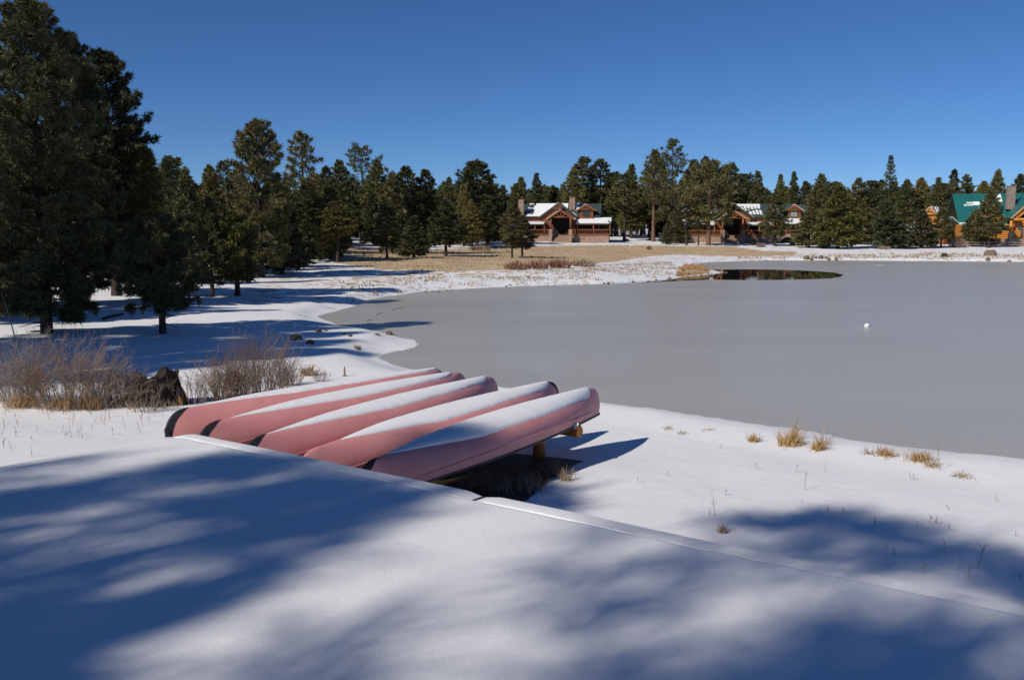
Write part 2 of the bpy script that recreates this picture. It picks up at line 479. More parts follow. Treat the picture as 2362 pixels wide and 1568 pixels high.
# ------------------------------------------------------------------ snow-covered deck the photograph is taken from
DZ = 2.30
def build_deck():
    C = at_z(432, 1001, DZ)[:2]; Lp = at_z(0, 1081, DZ)[:2]; Rp = at_z(2362, 1402, DZ)[:2]; J = at_z(1112, 1145, DZ)[:2]
    dl = (Lp - C) / np.linalg.norm(Lp - C); dr = (Rp - C) / np.linalg.norm(Rp - C)
    LA, LB = 7.6, 9.0                                     # lengths along left edge and right edge
    root = thing('deck', 'raised wooden deck under smooth snow with snow-capped rim boards in the foreground', 'deck', (C[0], C[1], DZ))
    W = .135; TH = .035
    # oblique frame (a along dr, b along dl)
    def pt(a, b, z): p = dr * a + dl * b; return (p[0], p[1], z)
    # rims: right edge pieces and left edge piece, each a board with its cap of snow
    sn = abs(dr[0] * dl[1] - dr[1] * dl[0])
    w = W / sn
    jr = float(np.dot(J - C, dr))
    def strip(a0, a1, b0, b1, along, zt, seed, name, parent, gapfn=None):
        n = int(max(abs(a1 - a0), abs(b1 - b0)) / .035) + 2
        prof = [(0, -.030), (.004, -.014), (.02, -.005), (.05, -.0012), (.09, 0), (.91, 0), (.95, -.0012), (.98, -.005), (.996, -.014), (1.0, -.034)]
        V = []
        for i in range(n):
            t = i / (n - 1)
            e = min(1.0, min(t, 1 - t) * n * .5 / 1.5)
            for u, dz in prof:
                if along == 'a':
                    a = a0 + (a1 - a0) * t; jit = .004 * vnoise(a, seed, 9) + .012 * vnoise(a, seed + 3, 1.4)
                    uu = u + (jit / w if u < .1 or u > .9 else 0)
                    if u > .9 and gapfn: uu -= gapfn(a)
                    b = b0 + (b1 - b0) * uu
                    x = pt(a, b, 0)
                else:
                    b = b0 + (b1 - b0) * t; jit = .004 * vnoise(b, seed, 9) + .012 * vnoise(b, seed + 3, 1.4)
                    uu = u + (jit / w if u < .1 or u > .9 else 0)
                    if u > .9 and gapfn: uu -= gapfn(b)
                    a = a0 + (a1 - a0) * uu
                    x = pt(a, b, 0)
                V.append((x[0], x[1], zt + dz * (1 if e >= 1 else 1) - .016 * (1 - e) + .004 * vnoise(t * 20, seed, 1.0) + .005 * vnoise(t * 5, seed + 1, 1.0)))
        k = len(prof); i = np.arange(n - 1)[:, None] * k + np.arange(k - 1)[None, :]
        F = np.stack([i, i + 1, i + k + 1, i + k], -1).reshape(-1, 4)
        me = mesh_np(name, V, F)
        up = sum(p.normal.z for p in me.polygons)
        if up < 0: me.flip_normals()
        return ob(name, me, M_SNOW, parent, True)
    def board(a0, a1, b0, b1, z0, z1, name):
        P = [pt(a0, b0, 0), pt(a1, b0, 0), pt(a1, b1, 0), pt(a0, b1, 0)]
        return MB().add([(p[0], p[1], z) for z in (z0, z1) for p in P], [(0, 3, 2, 1), (4, 5, 6, 7), (0, 1, 5, 4), (1, 2, 6, 5), (2, 3, 7, 6), (3, 0, 4, 7)]).build(name, M_WOODGREY, root)
    gap = lambda a: .06 * max(0, vnoise(a, 5.0, 1.1) + vnoise(a, 2.0, 6.0) * .5 - .02)
    b1 = board(0, jr - .006, 0, w, -.042, -.004, 'rim_board'); strip(.0, jr - .012, -.004, w - .004, 'a', .014, 1, 'snow_cap', b1, gap)
    b2 = board(jr + .006, LB, 0, w, -.042, -.004, 'rim_board'); strip(jr + .02, LB, -.008, w - .004, 'a', .011, 2, 'snow_cap', b2, gap)
    b3 = board(-.0, w, w + .008, LA, -.042, -.004, 'rim_board'); strip(-.004, w - .006, w - .01, LA, 'b', .013, 3, 'snow_cap', b3)
    # planks under the main sheet
    nb = 44; a0 = w + .012
    pw = (LB - a0) / nb
    for i in range(nb):
        board(a0 + i * pw, a0 + (i + 1) * pw - .008, w + .012, LA, -.042, -.005, 'plank')
    # main snow sheet
    na, nbb = 240, 220
    ga = np.concatenate([[0, .004, .01, .02, .05], np.linspace(.1, LB - w - .02, na)]) + w + .006
    gb = np.concatenate([[0, .004, .01, .02, .05], np.linspace(.1, LA - w - .02, nbb)]) + w + .008
    A, B = np.meshgrid(ga, gb)
    ea = np.clip((A - w - .006) / .02, 0, 1); eb = np.clip((B - w - .008) / .02, 0, 1)
    edge = np.sqrt(np.clip(1 - (1 - ea) ** 2, 0, 1)) * np.sqrt(np.clip(1 - (1 - eb) ** 2, 0, 1))
    X = dr[0] * A + dl[0] * B; Y = dr[1] * A + dl[1] * B
    inner = .020 * vnoise(A, B, 2.2, 4) + .006 * vnoise(A, B, 7, 5)
    pull = .014 * (vnoise(A, 3.0, 5.0) + .5) + .060 * np.clip(vnoise(A, 8.0, 1.1) + .5 * vnoise(A, 4.0, 7.0) - .02, 0, .5)
    B2 = B + pull * np.clip(1 - (B - w - .008) / .25, 0, 1)
    X = dr[0] * A + dl[0] * B2; Y = dr[1] * A + dl[1] * B2
    Z = -.004 + .030 * edge + .010 * vnoise(A, B, .7, 6) + .004 * vnoise(A, B, 2.0, 4)
    nr_, nc_ = A.shape
    i = np.arange(nr_ - 1)[:, None] * nc_ + np.arange(nc_ - 1)[None, :]
    F = np.stack([i, i + 1, i + nc_ + 1, i + nc_], -1).reshape(-1, 4)
    me = mesh_np('snow_cover', np.stack([X.ravel(), Y.ravel(), Z.ravel()], 1), F)
    if sum(p.normal.z for p in me.polygons[:200]) < 0: me.flip_normals()
    ob('snow_cover', me, M_SNOW, root, True)
    # fascia, joists' ends and posts
    board(.02, LB, .02, .058, -.26, -.044, 'fascia'); board(.02, .058, .062, LA, -.26, -.044, 'fascia')
    for a, b in ((.25, .2), (3.0, .2), (5.8, .2), (8.4, .2), (.25, 3.4), (.25, 6.6)):
        p = pt(a, b, 0); g = gz(C[0] + p[0], C[1] + p[1]) - DZ
        MB().box((p[0] - .06, p[1] - .06, g - .2), (p[0] + .06, p[1] + .06, -.05)).build('post', M_WOODGREY, root)
    return root
build_deck()
# ------------------------------------------------------------------ overturned canoes on a log rack
def plastic_red():
    m, nt, b = new_mat('faded_red_canoe_hull')
    tc = N(nt, 'ShaderNodeTexCoord')
    n1 = N(nt, 'ShaderNodeTexNoise', Scale=1.6, Detail=6.0, Roughness=.65); nt.links.new(tc.outputs['Object'], n1.inputs['Vector'])
    mp = N(nt, 'ShaderNodeMapping'); mp.inputs['Scale'].default_value = (1.5, 40, 40); nt.links.new(tc.outputs['Object'], mp.inputs['Vector'])
    n2 = N(nt, 'ShaderNodeTexNoise', Scale=1.0, Detail=5.0, Roughness=.7); nt.links.new(mp.outputs[0], n2.inputs['Vector'])
    r = ramp(nt, n1.outputs['Fac'], [(.3, (.59, .245, .24)), (.6, (.69, .30, .288)), (.8, (.75, .355, .338))])
    r2 = ramp(nt, n2.outputs['Fac'], [(.60, 0.0), (.72, .22)])
    mx = N(nt, 'ShaderNodeMix', data_type='RGBA'); mx.inputs[7].default_value = (.82, .54, .51, 1)
    nt.links.new(r2.outputs[0], mx.inputs[0]); nt.links.new(r.outputs[0], mx.inputs[6])
    nt.links.new(mx.outputs[2], b.inputs['Base Color'])
    b.inputs['Roughness'].default_value = .5
    b.inputs['Specular IOR Level'].default_value = .35
    n3 = N(nt, 'ShaderNodeTexNoise', Scale=9.0, Detail=4.0); nt.links.new(tc.outputs['Object'], n3.inputs['Vector'])
    bp = N(nt, 'ShaderNodeBump', Strength=1.0, Distance=.003); nt.links.new(n3.outputs['Fac'], bp.inputs['Height']); nt.links.new(bp.outputs[0], b.inputs['Normal'])
    return m
M_HULL = plastic_red()
M_SKID = mat('black_skid_plate', (.022, .024, .027), (.012, .013, .015), .6, 9.0, .003, 60.0)
M_GUNWALE = mat('grey_vinyl_gunwale', (.10, .10, .085), (.05, .05, .045), .55, 6.0)
M_ROPE = mat('dark_rope', (.05, .045, .04), None, .9, 30.0)

CL = 5.2; HB = .485                        # length and half beam
def beam(s):
    a = np.abs(s); return HB * np.clip(1 - a ** 2.3, 0, 1) ** .80
def keel(s):
    a = np.abs(s); return -.035 * a ** 3
def sheer(s):
    a = np.abs(s); return -.375 - .13 * a ** 4
def stem(s):
    """drop of the keel line at the rounded ends"""
    a = np.abs(s); d = (1 - a) * CL / 2
    rx, rz = .34, .36
    t = np.clip(1 - d / rx, 0, 1)
    return -rz * (1 - np.sqrt(np.clip(1 - t ** 2.4, 0, 1)))
def hull_pt(s, t, off=0.0):
    """s -1..1 along, t -1..1 gunwale to gunwale over the keel; z = 0 at mid keel"""
    s = np.asarray(s, float); t = np.asarray(t, float)
    k = keel(s) + stem(s); g = np.minimum(sheer(s), k - .02)
    n = 2.45 - 1.0 * np.abs(s) ** 1.6
    u = np.abs(t) ** .85                   # girth parameter
    ang = u * math.pi / 2
    y = np.sin(ang) ** (2 / n); zf = 1 - np.cos(ang) ** (2 / n)
    y = np.clip(y, 0, 1); zf = np.clip(zf, 0, 1)
    tum = 1 - .05 * np.clip(zf - .55, 0, 1) / .45
    yy = beam(s) * y * tum * np.sign(t)
    zz = k + (g - k) * zf
    xx = s * CL / 2 * (1 - .012 * zf * np.abs(s) ** 6)
    if off:
        ny = np.sin(ang) * np.sign(t) * .8; nz = np.cos(ang) * .9 + .1
        l = np.hypot(ny, nz); yy = yy + off * ny / l; zz = zz + off * nz / l
    return np.stack([xx, yy, zz], -1)
def s_grid(n=90):
    a = np.linspace(-1, 1, n); return np.sign(a) * (1 - (1 - np.abs(a)) ** 1.6)
def grid_mesh(name, P, closed=False):
    n, m_ = P.shape[:2]
    i = np.arange(n - 1)[:, None] * m_ + np.arange(m_ - 1)[None, :]
    F = np.stack([i, i + 1, i + m_ + 1, i + m_], -1).reshape(-1, 4)
    return mesh_np(name, P.reshape(-1, 3), F)
S, T = np.meshgrid(s_grid(110), np.linspace(-1, 1, 41), indexing='ij')
HULL = grid_mesh('hull', hull_pt(S, T))
smooth(HULL)
# moulded chine line: a shallow rib along each side
def rib(sg):
    s = np.linspace(-.82, .82, 60); V = MB()
    P = hull_pt(s, np.full_like(s, sg * .80), .004)
    V.tube([tuple(p) for p in P], [.002 + .011 * math.sin(math.pi * i / 59) ** .5 for i in range(60)], 6); return V
HULL_RIB = MB()
for sg in (-1, 1):
    r_ = rib(sg); HULL_RIB.add(r_.V, r_.F)
HULL_RIB = HULL_RIB.mesh('side_rib'); smooth(HULL_RIB)
GUN = MB()
for sg in (-1, 1):
    s = np.linspace(-.992, .992, 70)
    GUN.tube([tuple(p) for p in hull_pt(s, np.full_like(s, sg * 1.0), .004)], .017, 6)
GUN = GUN.mesh('gunwale'); smooth(GUN)
def skid(end):
    """black plate wrapped over the stem; end +1 or -1"""
    n, m_ = 34, 9
    P = np.zeros((n, m_, 3))
    for i in range(n):
        q = i / (n - 1)                    # from inboard tip to the gunwale end
        if q < .5: s = .845 + .15 * (q / .5) ** .8
        else: s = .995
        hw = .058 * min(1, (math.sin(min(q * 5, 1) * math.pi / 2))) 
        for j in range(m_):
            v = (j / (m_ - 1) * 2 - 1)
            if q < .5:
                b = max(float(beam(s)), .012); t = v * min(.97, (hw / max(b, .03)) ** 1.0 * .62)
                P[i, j] = hull_pt(s * end, t, .006)
            else:
                zq = (q - .5) / .5
                base = hull_pt(s * end, np.sign(v) * max(abs(v) * .62, .0) + 0 * v, .006)
                top = float(keel(s) + stem(s)); g = float(sheer(s))
                z = top + (g - top) * zq * .95
                P[i, j] = (end * (CL / 2 + .004 - .05 * abs(v) ** 1.5 - .02 * zq), v * (.03 + .012), z)
    return grid_mesh('skid_plate', P)
def snow_on_canoe(seed, s0, s1, wl, wr, near_taper, far_round, thick=.031):
    """drift along the keel; wr / wl are girth limits on the near and far side"""
    rng = np.random.RandomState(seed)
    n, m_ = 150, 25
    P = np.zeros((n, m_, 3))
    for i in range(n):
        q = i / (n - 1); s = s0 + (s1 - s0) * q
        tap = min(1, (q / near_taper)) ** .75 if near_taper > 0 else 1
        far = min(1, (1 - q) / far_round); far = math.sqrt(max(1 - (1 - far) ** 2, 0))
        e = tap * far
        jl = .05 * vnoise(q * 9, seed, 1) + .018 * vnoise(q * 60, seed, 1) + .014 * vnoise(q * 150, seed + 5, 1)
        jr = .07 * vnoise(q * 8, seed + 9, 1) + .030 * vnoise(q * 45, seed + 2, 1) + .030 * vnoise(q * 150, seed + 7, 1)
        a = -(wr + jr * .5) * e; b = (wl + jl) * e
        for j in range(m_):
            v = j / (m_ - 1); t = a + (b - a) * v
            pr = max(1 - abs(2 * v - 1) ** 2.6, 0) ** .5
            off = thick * min(1, e * 1.6) * pr + .003 * vnoise(q * 40, v * 8 + seed, 1) * pr - (.004 if pr < .01 else 0)
            if pr < .01: off = -.003
            P[i, j] = hull_pt(s, t, off)
    return grid_mesh('snow_cover', P)

# far keel point and near keel point of each canoe as seen in the photo
CAN = [((1020, 845), 2.50, (436, 936), 2.58, 'farthest overturned faded red canoe with a black skid plate standing clear of the deck edge'),
       ((1068, 852), 2.50, (508, 965), 2.60, 'second farthest overturned faded red canoe, beside the one with the exposed bow plate'),
       ((1140, 861), 2.50, (602, 1000), 2.60, 'middle overturned faded red canoe of the five on the rack'),
       ((1282, 873), 2.50, (735, 1025), 2.66, 'overturned faded red canoe with a black plate on its far tip'),
       ((1376, 886), 2.50, (868, 1052), 2.64, 'nearest overturned faded red canoe with its side and grey gunwale in full view')]
SNOWP = [dict(s0=-.83, s1=.93, wl=.60, wr=.17, near_taper=.35, far_round=.10),
         dict(s0=-.80, s1=.85, wl=.60, wr=.25, near_taper=.45, far_round=.10),
         dict(s0=-.86, s1=.87, wl=.60, wr=.31, near_taper=.45, far_round=.07),
         dict(s0=-.74, s1=.88, wl=.60, wr=.31, near_taper=.35, far_round=.07),
         dict(s0=-.80, s1=.87, wl=.66, wr=.38, near_taper=.30, far_round=.07)]
CANOES = []
for i, (fp, fk, np_, nk, lab) in enumerate(CAN):
    F_ = at_z(fp[0], fp[1], EYE - fk); N_ = at_z(np_[0], np_[1], EYE - nk)
    d = F_ - N_; L = np.linalg.norm(d[:2])
    h = d / np.linalg.norm(d)
    Lc = L + .52                             # the measured points sit a little in from both stems
    Lc = min(max(Lc, 4.95), 5.75)
    c = (F_ + h * .12) - h * Lc / 2
    rz = math.atan2(d[1], d[0])
    root = thing('canoe', lab, 'canoe', tuple(c), rz, 'overturned canoes on the log rack')
    root.rotation_euler = (R([-2, 1.5, -1, 2, 1][i]), -math.atan2(d[2], L), rz)
    root.scale = (Lc / CL, 1, 1)
    ob('hull', HULL, M_HULL, root)
    ob('side_rib', HULL_RIB, M_HULL, root)
    ob('gunwale', GUN, M_GUNWALE, root)
    ends = [-1] if i in (0, 1, 2, 4) else [1]
    for e in ends: ob('skid_plate', skid(e), M_SKID, root, True)
    ob('snow_cover', snow_on_canoe(11 + i, **SNOWP[i]), M_SNOW, root, True)
    CANOES.append(root)

# ------------------------------------------------------------------ log rack
def rack_log(p0, p1, posts, label):
    root = thing('rack_rail', label, 'log rack', (p0[0], p0[1], gz(p0[0], p0[1])), 0, 'peeled log rails under the canoes')
    o = np.array([p0[0], p0[1], root.location[2]])
    a = np.array(p0) - o; b = np.array(p1) - o
    n = 9; rng = random.Random(3)
    pts = [a + (b - a) * k / (n - 1) + np.array([0, 0, rng.uniform(-.008, .008)]) for k in range(n)]
    MB().tube(pts, [.088 + rng.uniform(-.004, .004) for _ in pts], 16, caps=False).build('log', M_LOGYEL, root, True)
    dv = (b - a) / np.linalg.norm(b - a)
    for e, sg in ((a, -1), (b, 1)):
        MB().tube([e - dv * .0 * sg, e + dv * .006 * sg], [.0885, .082], 16).build('end_grain', M_LOGEND, root)
    for t in posts:
        q = a + (b - a) * t
        g = gz(o[0] + q[0], o[1] + q[1]) - o[2]
        MB().tube([(q[0], q[1], g - .25), (q[0], q[1], g + .2), (q[0], q[1], q[2] - .07)], [.105, .095, .09], 14).build('post', M_LOGYEL, root, True)
    m = MB()
    V = []
    for k in range(9):
        x = .012 + k * .03
        for j in range(5):
            t = math.pi * (j + .0) / 4
            c_ = a + dv * x
            sd = np.cross(dv, [0, 0, 1])
            rr = .092 + .028 * math.sin(t) * (1 if 0 < k < 8 else .3)
            V.append(c_ + sd * math.cos(t) * .075 + np.array([0, 0, 1]) * (math.sin(t) * rr + .02))
    P = np.array(V).reshape(9, 5, 3)
    me = grid_mesh('snow_clump', P)
    ob('snow_clump', me, M_SNOW, root, True)
    return root
pa = at_z(1337, 996, .90); pb = np.array([-2.7, 16.4, .92])
rack_log(pa, pb, (.16, .5, .85), 'peeled log rail with an orange cut end jutting out past the nearest canoe')
pa2 = at_z(1004, 1100, .87); pb2 = np.array([-4.6, 14.0, .87])
rack_log(pa2, pb2, (.16, .5, .85), 'shaded log rail with a snow clump on its end close to the deck edge')
# ------------------------------------------------------------------ pines
def blades(C, O, m, size, wf, rng, up=.25, spread=.9):
    """needle tufts: m thin triangles radiating from every centre in C along outward directions O"""
    n = len(C)
    D = rng.normal(size=(n, m, 3)) * spread + O[:, None, :] * .9 + np.array([0, 0, up])
    D /= np.linalg.norm(D, axis=2, keepdims=True)
    L = (size[:, None] * rng.uniform(.65, 1.2, (n, m)))[..., None]
    W = rng.normal(size=(n, m, 3)); W -= D * (W * D).sum(2, keepdims=True); W /= np.linalg.norm(W, axis=2, keepdims=True) + 1e-9
    c = C[:, None, :] + D * L * .06
    a = c + D * L * .12 + W * L * wf * 1.05; b = c + D * L * .12 - W * L * wf * 1.05
    e = c + D * L
    V = np.stack([a, e, b], 2).reshape(-1, 3)
    F = np.arange(n * m * 3, dtype=np.int32).reshape(-1, 3)
    return V, F

def pine(seed, H, Rm, base=.12, nbr=70, tpb=9, blade=9, tuft=.42, wf=.10, kind='young', trunk_r=None, lean=(0, 0), gap=0.0, limbs=True, cull=None, dead=6):
    """returns (crown V, F), (wood V, F) of one pine of height H and crown radius Rm"""
    rng = np.random.RandomState(seed)
    tr = trunk_r or (.012 * H + .05)
    wood = MB()
    zs = np.linspace(0, H * .985, 11)
    wx = np.cumsum(rng.normal(0, .012 * H / 11, 11)) + lean[0] * (zs / H) ** 1.3 * H
    wy = np.cumsum(rng.normal(0, .012 * H / 11, 11)) + lean[1] * (zs / H) ** 1.3 * H
    wx -= wx[0]; wy -= wy[0]
    rad = tr * (1 - zs / H) ** .8 + .012; rad[0] *= 1.25
    zz = zs.copy(); zz[0] = -.35
    wood.tube([(a, b, c) for a, b, c in zip(wx, wy, zz)], list(rad), 8, caps=False)
    ax = lambda z: np.array([np.interp(z, zs, wx), np.interp(z, zs, wy), z])
    Cs, Os, Ss = [], [], []
    for k in range(nbr):
        t = (k + rng.uniform(0, 1)) / nbr
        if kind == 'young': prof = (1 - t) ** .66 * (.6 + .4 * min(1, t / .10))
        elif kind == 'spire': prof = (1 - t) ** .62 * (.6 + .4 * min(1, t / .15))
        elif kind == 'round': prof = math.sqrt(max(1 - ((t - .36) / .64) ** 2, 0)) if t > .36 else .62 + .38 * math.sin(t / .36 * math.pi / 2)
        else: prof = (.55 + .45 * math.sin(min(t / .35, 1) * math.pi / 2)) * (1 - max(t - .25, 0) / .75) ** .62
        prof *= rng.uniform(.80, 1.25) if kind != 'young' else rng.uniform(.95, 1.22)
        z0 = H * (base + (1 - base) * t * .985)
        if gap and rng.rand() < gap: continue
        ln = max(Rm * prof, Rm * .17)
        phi = k * 2.39996 + rng.uniform(-.5, .5)
        el = {'young': -.02 + .75 * t, 'spire': -.18 + .8 * t, 'round': -.05 + 1.0 * t, 'mature': -.22 + 1.05 * t}[kind] + rng.uniform(-.16, .16)
        h = np.array([math.cos(phi), math.sin(phi), 0.0]); sdv = np.array([-h[1], h[0], 0])
        o = ax(z0)
        tipz = math.sin(el) * ln
        bend = .12 * ln
        def bp(u): return o + h * (math.cos(el) * ln * u) + np.array([0, 0, tipz * u + bend * (u * u - u) * (1 if el < .3 else -.4)])
        nt = max(3, int(tpb * (.35 + .65 * ln / Rm)))
        u = 1 - rng.uniform(0, 1, nt) ** 1.5 * (.80 if kind in ('young', 'spire') else .62)
        side = rng.uniform(-1, 1, nt) * .34 * ln * (1.05 - u * .75)
        vert = rng.normal(0, .07, nt) * ln * .6 + np.abs(side) * .1
        P = np.array([bp(x) for x in u]) + sdv[None] * side[:, None]; P[:, 2] += vert
        out = h[None] * .8 + sdv[None] * (np.sign(side) * .6)[:, None]
        Cs.append(P); Os.append(out); Ss.append(np.full(nt, tuft) * rng.uniform(.75, 1.2, nt) * (1 - .30 * t))
        if limbs:
            wood.tube([bp(0), bp(.5), bp(.96)], [max(.010, tr * .24 * (1 - t * .6)), .012 + .010 * ln * .4, .008], 4, caps=False)
    nt = 10                                      # leader
    P = np.array([ax(H * .985)] * nt) + rng.normal(0, .06 * Rm, (nt, 3)) * np.array([1, 1, 1.6]) - np.array([0, 0, .02 * H])
    Cs.append(P); Os.append(np.tile([0, 0, 1.0], (nt, 1))); Ss.append(np.full(nt, tuft * .7))
    for k in range(dead):                        # bare dead stubs below the crown
        z0 = H * base * rng.uniform(.35, 1.0); ph = rng.uniform(0, 6.28); ln = Rm * rng.uniform(.25, .6)
        o = ax(z0); q = o + np.array([math.cos(ph) * ln, math.sin(ph) * ln, rng.uniform(-.25, .1) * ln])
        wood.tube([o, (o + q) / 2 + np.array([0, 0, .04]), q], [.03, .02, .008], 4, caps=False)
    C = np.concatenate(Cs); O = np.concatenate(Os); S_ = np.concatenate(Ss)
    if cull is not None:
        keep = cull(C); C, O, S_ = C[keep], O[keep], S_[keep]
    V, F = blades(C, O, blade, S_, wf, rng)
    return (V, F), wood

def pine_meshes(tagname, *a, **k):
    (V, F), wood = pine(*a, **k)
    cr = mesh_np('pine_crown_' + tagname, V, F); tk = wood.mesh('pine_trunk_' + tagname); smooth(tk)
    return cr, tk

def place_tree(x, y, z, sxy, sz, rz, cr, tk, label, group=None, needles=M_NEEDLE, bark=M_BARK, name='pine_tree', cat='pine tree'):
    r = thing(name, label, cat, (x, y, z), rz, group)
    r.scale = (sxy, sxy, sz)
    for nm, me, m in (('trunk', tk, bark), ('crown', cr, needles)):
        o = bpy.data.objects.new(nm, me); COL.objects.link(o); o.parent = r
        if not me.materials: me.materials.append(m)
        o.material_slots[0].link = 'OBJECT'; o.material_slots[0].material = m
    return r

# archetypes for pines seen from 60 m on: nominal height 12
ARCH = {}
def hash_(s): return sum(ord(c) * (i + 1) for i, c in enumerate(s)) % 800
def arch(name_, n, **k):
    ARCH[name_] = []
    for i in range(n):
        kk = dict(k)
        ARCH[name_].append((pine_meshes(name_ + str(i), 100 + hash_(name_) + i, **kk), kk['H'], kk['Rm']))

arch('young', 4, H=8.0, Rm=2.0, base=.07, nbr=120, tpb=13, blade=11, tuft=.44, wf=.15, kind='young')
arch('spire', 3, H=14.0, Rm=2.1, base=.10, nbr=130, tpb=11, blade=10, tuft=.54, wf=.15, kind='spire')
arch('mature', 4, H=15.0, Rm=2.9, base=.24, nbr=110, tpb=16, blade=11, tuft=.60, wf=.14, kind='mature', gap=.04)
arch('round', 3, H=14.0, Rm=3.0, base=.20, nbr=115, tpb=17, blade=11, tuft=.60, wf=.14, kind='round')
arch('tall', 3, H=17.0, Rm=2.5, base=.46, nbr=70, tpb=15, blade=11, tuft=.60, wf=.14, kind='mature', gap=.10, trunk_r=.21, dead=12)
_cnt = [0]
def px_tree(x, yt, yb, hw, kind, label, depth=None, group=None, needles=None, bark=M_BARK, i=None):
    """a pine whose base stands where the photo shows it (or at a given distance) and whose top reaches the photo's height"""
    if depth is None: p = on_ground(x, yb)
    else:
        p = at_d(x, yb, depth); p[2] = max(gz(p[0], p[1]), 0)
    d = p[1]
    top = at_d(x, yt, d)[2]
    H = top - p[2]; Rr = hw * d / FPX
    A = ARCH[kind]
    _cnt[0] += 1
    (cr, tk), h0, r0 = A[(i if i is not None else _cnt[0]) % len(A)]
    if needles is None: needles = (M_NEEDLE, M_NEEDLE_D, M_NEEDLE, M_NEEDLE_Y)[_cnt[0] % 4]
    return place_tree(p[0], p[1], p[2] - .02, Rr / r0, H / h0, (_cnt[0] * 2.4) % 6.28, cr, tk, label, group, needles, bark)
def own_tree(x, yt, yb, hw, label, depth=None, seed=1, needles=M_NEEDLE, bark=M_BARK, top_x=None, **k):
    """a pine with a shape of its own (near, or prominent against the sky)"""
    if depth is None: p = on_ground(x, yb)
    else:
        p = at_d(x, yb, depth); p[2] = max(gz(p[0], p[1]), 0)
    d = p[1]; H = at_d(x, yt, d)[2] - p[2]; Rr = hw * d / FPX
    if top_x is not None: k['lean'] = ((top_x - x) * d / FPX / H, 0)
    cr, tk = pine_meshes('own%d' % seed, seed, H, Rr, **k)
    return place_tree(p[0], p[1], p[2] - .02, 1, 1, 0, cr, tk, label, None, needles, bark)

# --- the dark stand on the left
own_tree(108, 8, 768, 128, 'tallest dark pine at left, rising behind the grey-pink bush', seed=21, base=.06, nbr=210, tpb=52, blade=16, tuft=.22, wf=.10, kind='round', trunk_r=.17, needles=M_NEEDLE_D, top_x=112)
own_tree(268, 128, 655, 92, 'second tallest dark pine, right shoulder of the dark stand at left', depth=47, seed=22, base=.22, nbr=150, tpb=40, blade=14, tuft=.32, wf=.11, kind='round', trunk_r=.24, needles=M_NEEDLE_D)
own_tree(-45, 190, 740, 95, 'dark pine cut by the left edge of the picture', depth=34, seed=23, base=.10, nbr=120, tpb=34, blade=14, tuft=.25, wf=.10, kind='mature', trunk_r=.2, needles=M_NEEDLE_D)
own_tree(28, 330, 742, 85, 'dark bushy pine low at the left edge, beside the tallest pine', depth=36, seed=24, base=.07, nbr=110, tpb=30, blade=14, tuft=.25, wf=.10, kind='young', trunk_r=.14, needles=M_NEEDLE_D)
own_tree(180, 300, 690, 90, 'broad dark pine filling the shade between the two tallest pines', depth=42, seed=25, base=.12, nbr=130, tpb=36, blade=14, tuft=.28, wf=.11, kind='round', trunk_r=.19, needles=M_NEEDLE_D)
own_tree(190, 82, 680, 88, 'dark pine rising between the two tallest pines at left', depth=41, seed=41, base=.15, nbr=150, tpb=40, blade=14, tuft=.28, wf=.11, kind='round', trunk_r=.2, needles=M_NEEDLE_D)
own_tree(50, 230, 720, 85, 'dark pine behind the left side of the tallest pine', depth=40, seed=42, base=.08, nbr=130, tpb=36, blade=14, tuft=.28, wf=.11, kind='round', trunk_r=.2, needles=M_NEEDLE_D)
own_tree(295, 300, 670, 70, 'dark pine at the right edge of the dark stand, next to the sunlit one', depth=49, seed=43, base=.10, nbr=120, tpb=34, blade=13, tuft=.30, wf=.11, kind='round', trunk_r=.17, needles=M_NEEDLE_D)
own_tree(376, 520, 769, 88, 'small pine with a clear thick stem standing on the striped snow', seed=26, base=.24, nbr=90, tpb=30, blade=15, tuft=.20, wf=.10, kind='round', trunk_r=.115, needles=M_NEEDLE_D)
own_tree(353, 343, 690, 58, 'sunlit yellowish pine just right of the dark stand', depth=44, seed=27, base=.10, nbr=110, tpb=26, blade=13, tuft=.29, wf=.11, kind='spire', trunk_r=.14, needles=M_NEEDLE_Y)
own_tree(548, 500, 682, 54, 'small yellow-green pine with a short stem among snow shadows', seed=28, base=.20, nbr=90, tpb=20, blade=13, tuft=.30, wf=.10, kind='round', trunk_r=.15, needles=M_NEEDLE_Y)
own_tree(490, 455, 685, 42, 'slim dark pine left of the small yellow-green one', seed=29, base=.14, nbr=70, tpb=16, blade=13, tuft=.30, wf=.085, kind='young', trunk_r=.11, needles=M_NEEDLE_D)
own_tree(602, 284, 628, 70, 'big spreading pine with a ragged crown towering over the middle-left trees', depth=66, seed=30, base=.10, nbr=120, tpb=32, blade=13, tuft=.38, wf=.11, kind='round', gap=.14, trunk_r=.24)
own_tree(704, 308, 600, 38, 'tall thin pine with a bare upper stem and tufted top', depth=88, seed=31, base=.50, nbr=44, tpb=14, blade=12, tuft=.50, wf=.10, kind='round', gap=.1, trunk_r=.22)
own_tree(848, 345, 556, 50, 'leaning pine with a bare dark stem and wide flat top', seed=32, base=.42, nbr=52, tpb=18, blade=12, tuft=.62, wf=.10, kind='round', gap=.10, trunk_r=.34, top_x=832)
own_tree(1634, 395, 559, 68, 'pine with a pale straight stem standing in front of the second lodge', depth=163, seed=33, base=.34, nbr=80, tpb=26, blade=12, tuft=.66, wf=.14, kind='round', trunk_r=.42, bark=M_BARKRED, needles=M_NEEDLE)
own_tree(1507, 352, 557, 46, 'pine with a bare orange stem beside the tan wooden box', seed=34, base=.44, nbr=58, tpb=18, blade=12, tuft=.62, wf=.11, kind='mature', trunk_r=.36, bark=M_BARKRED)
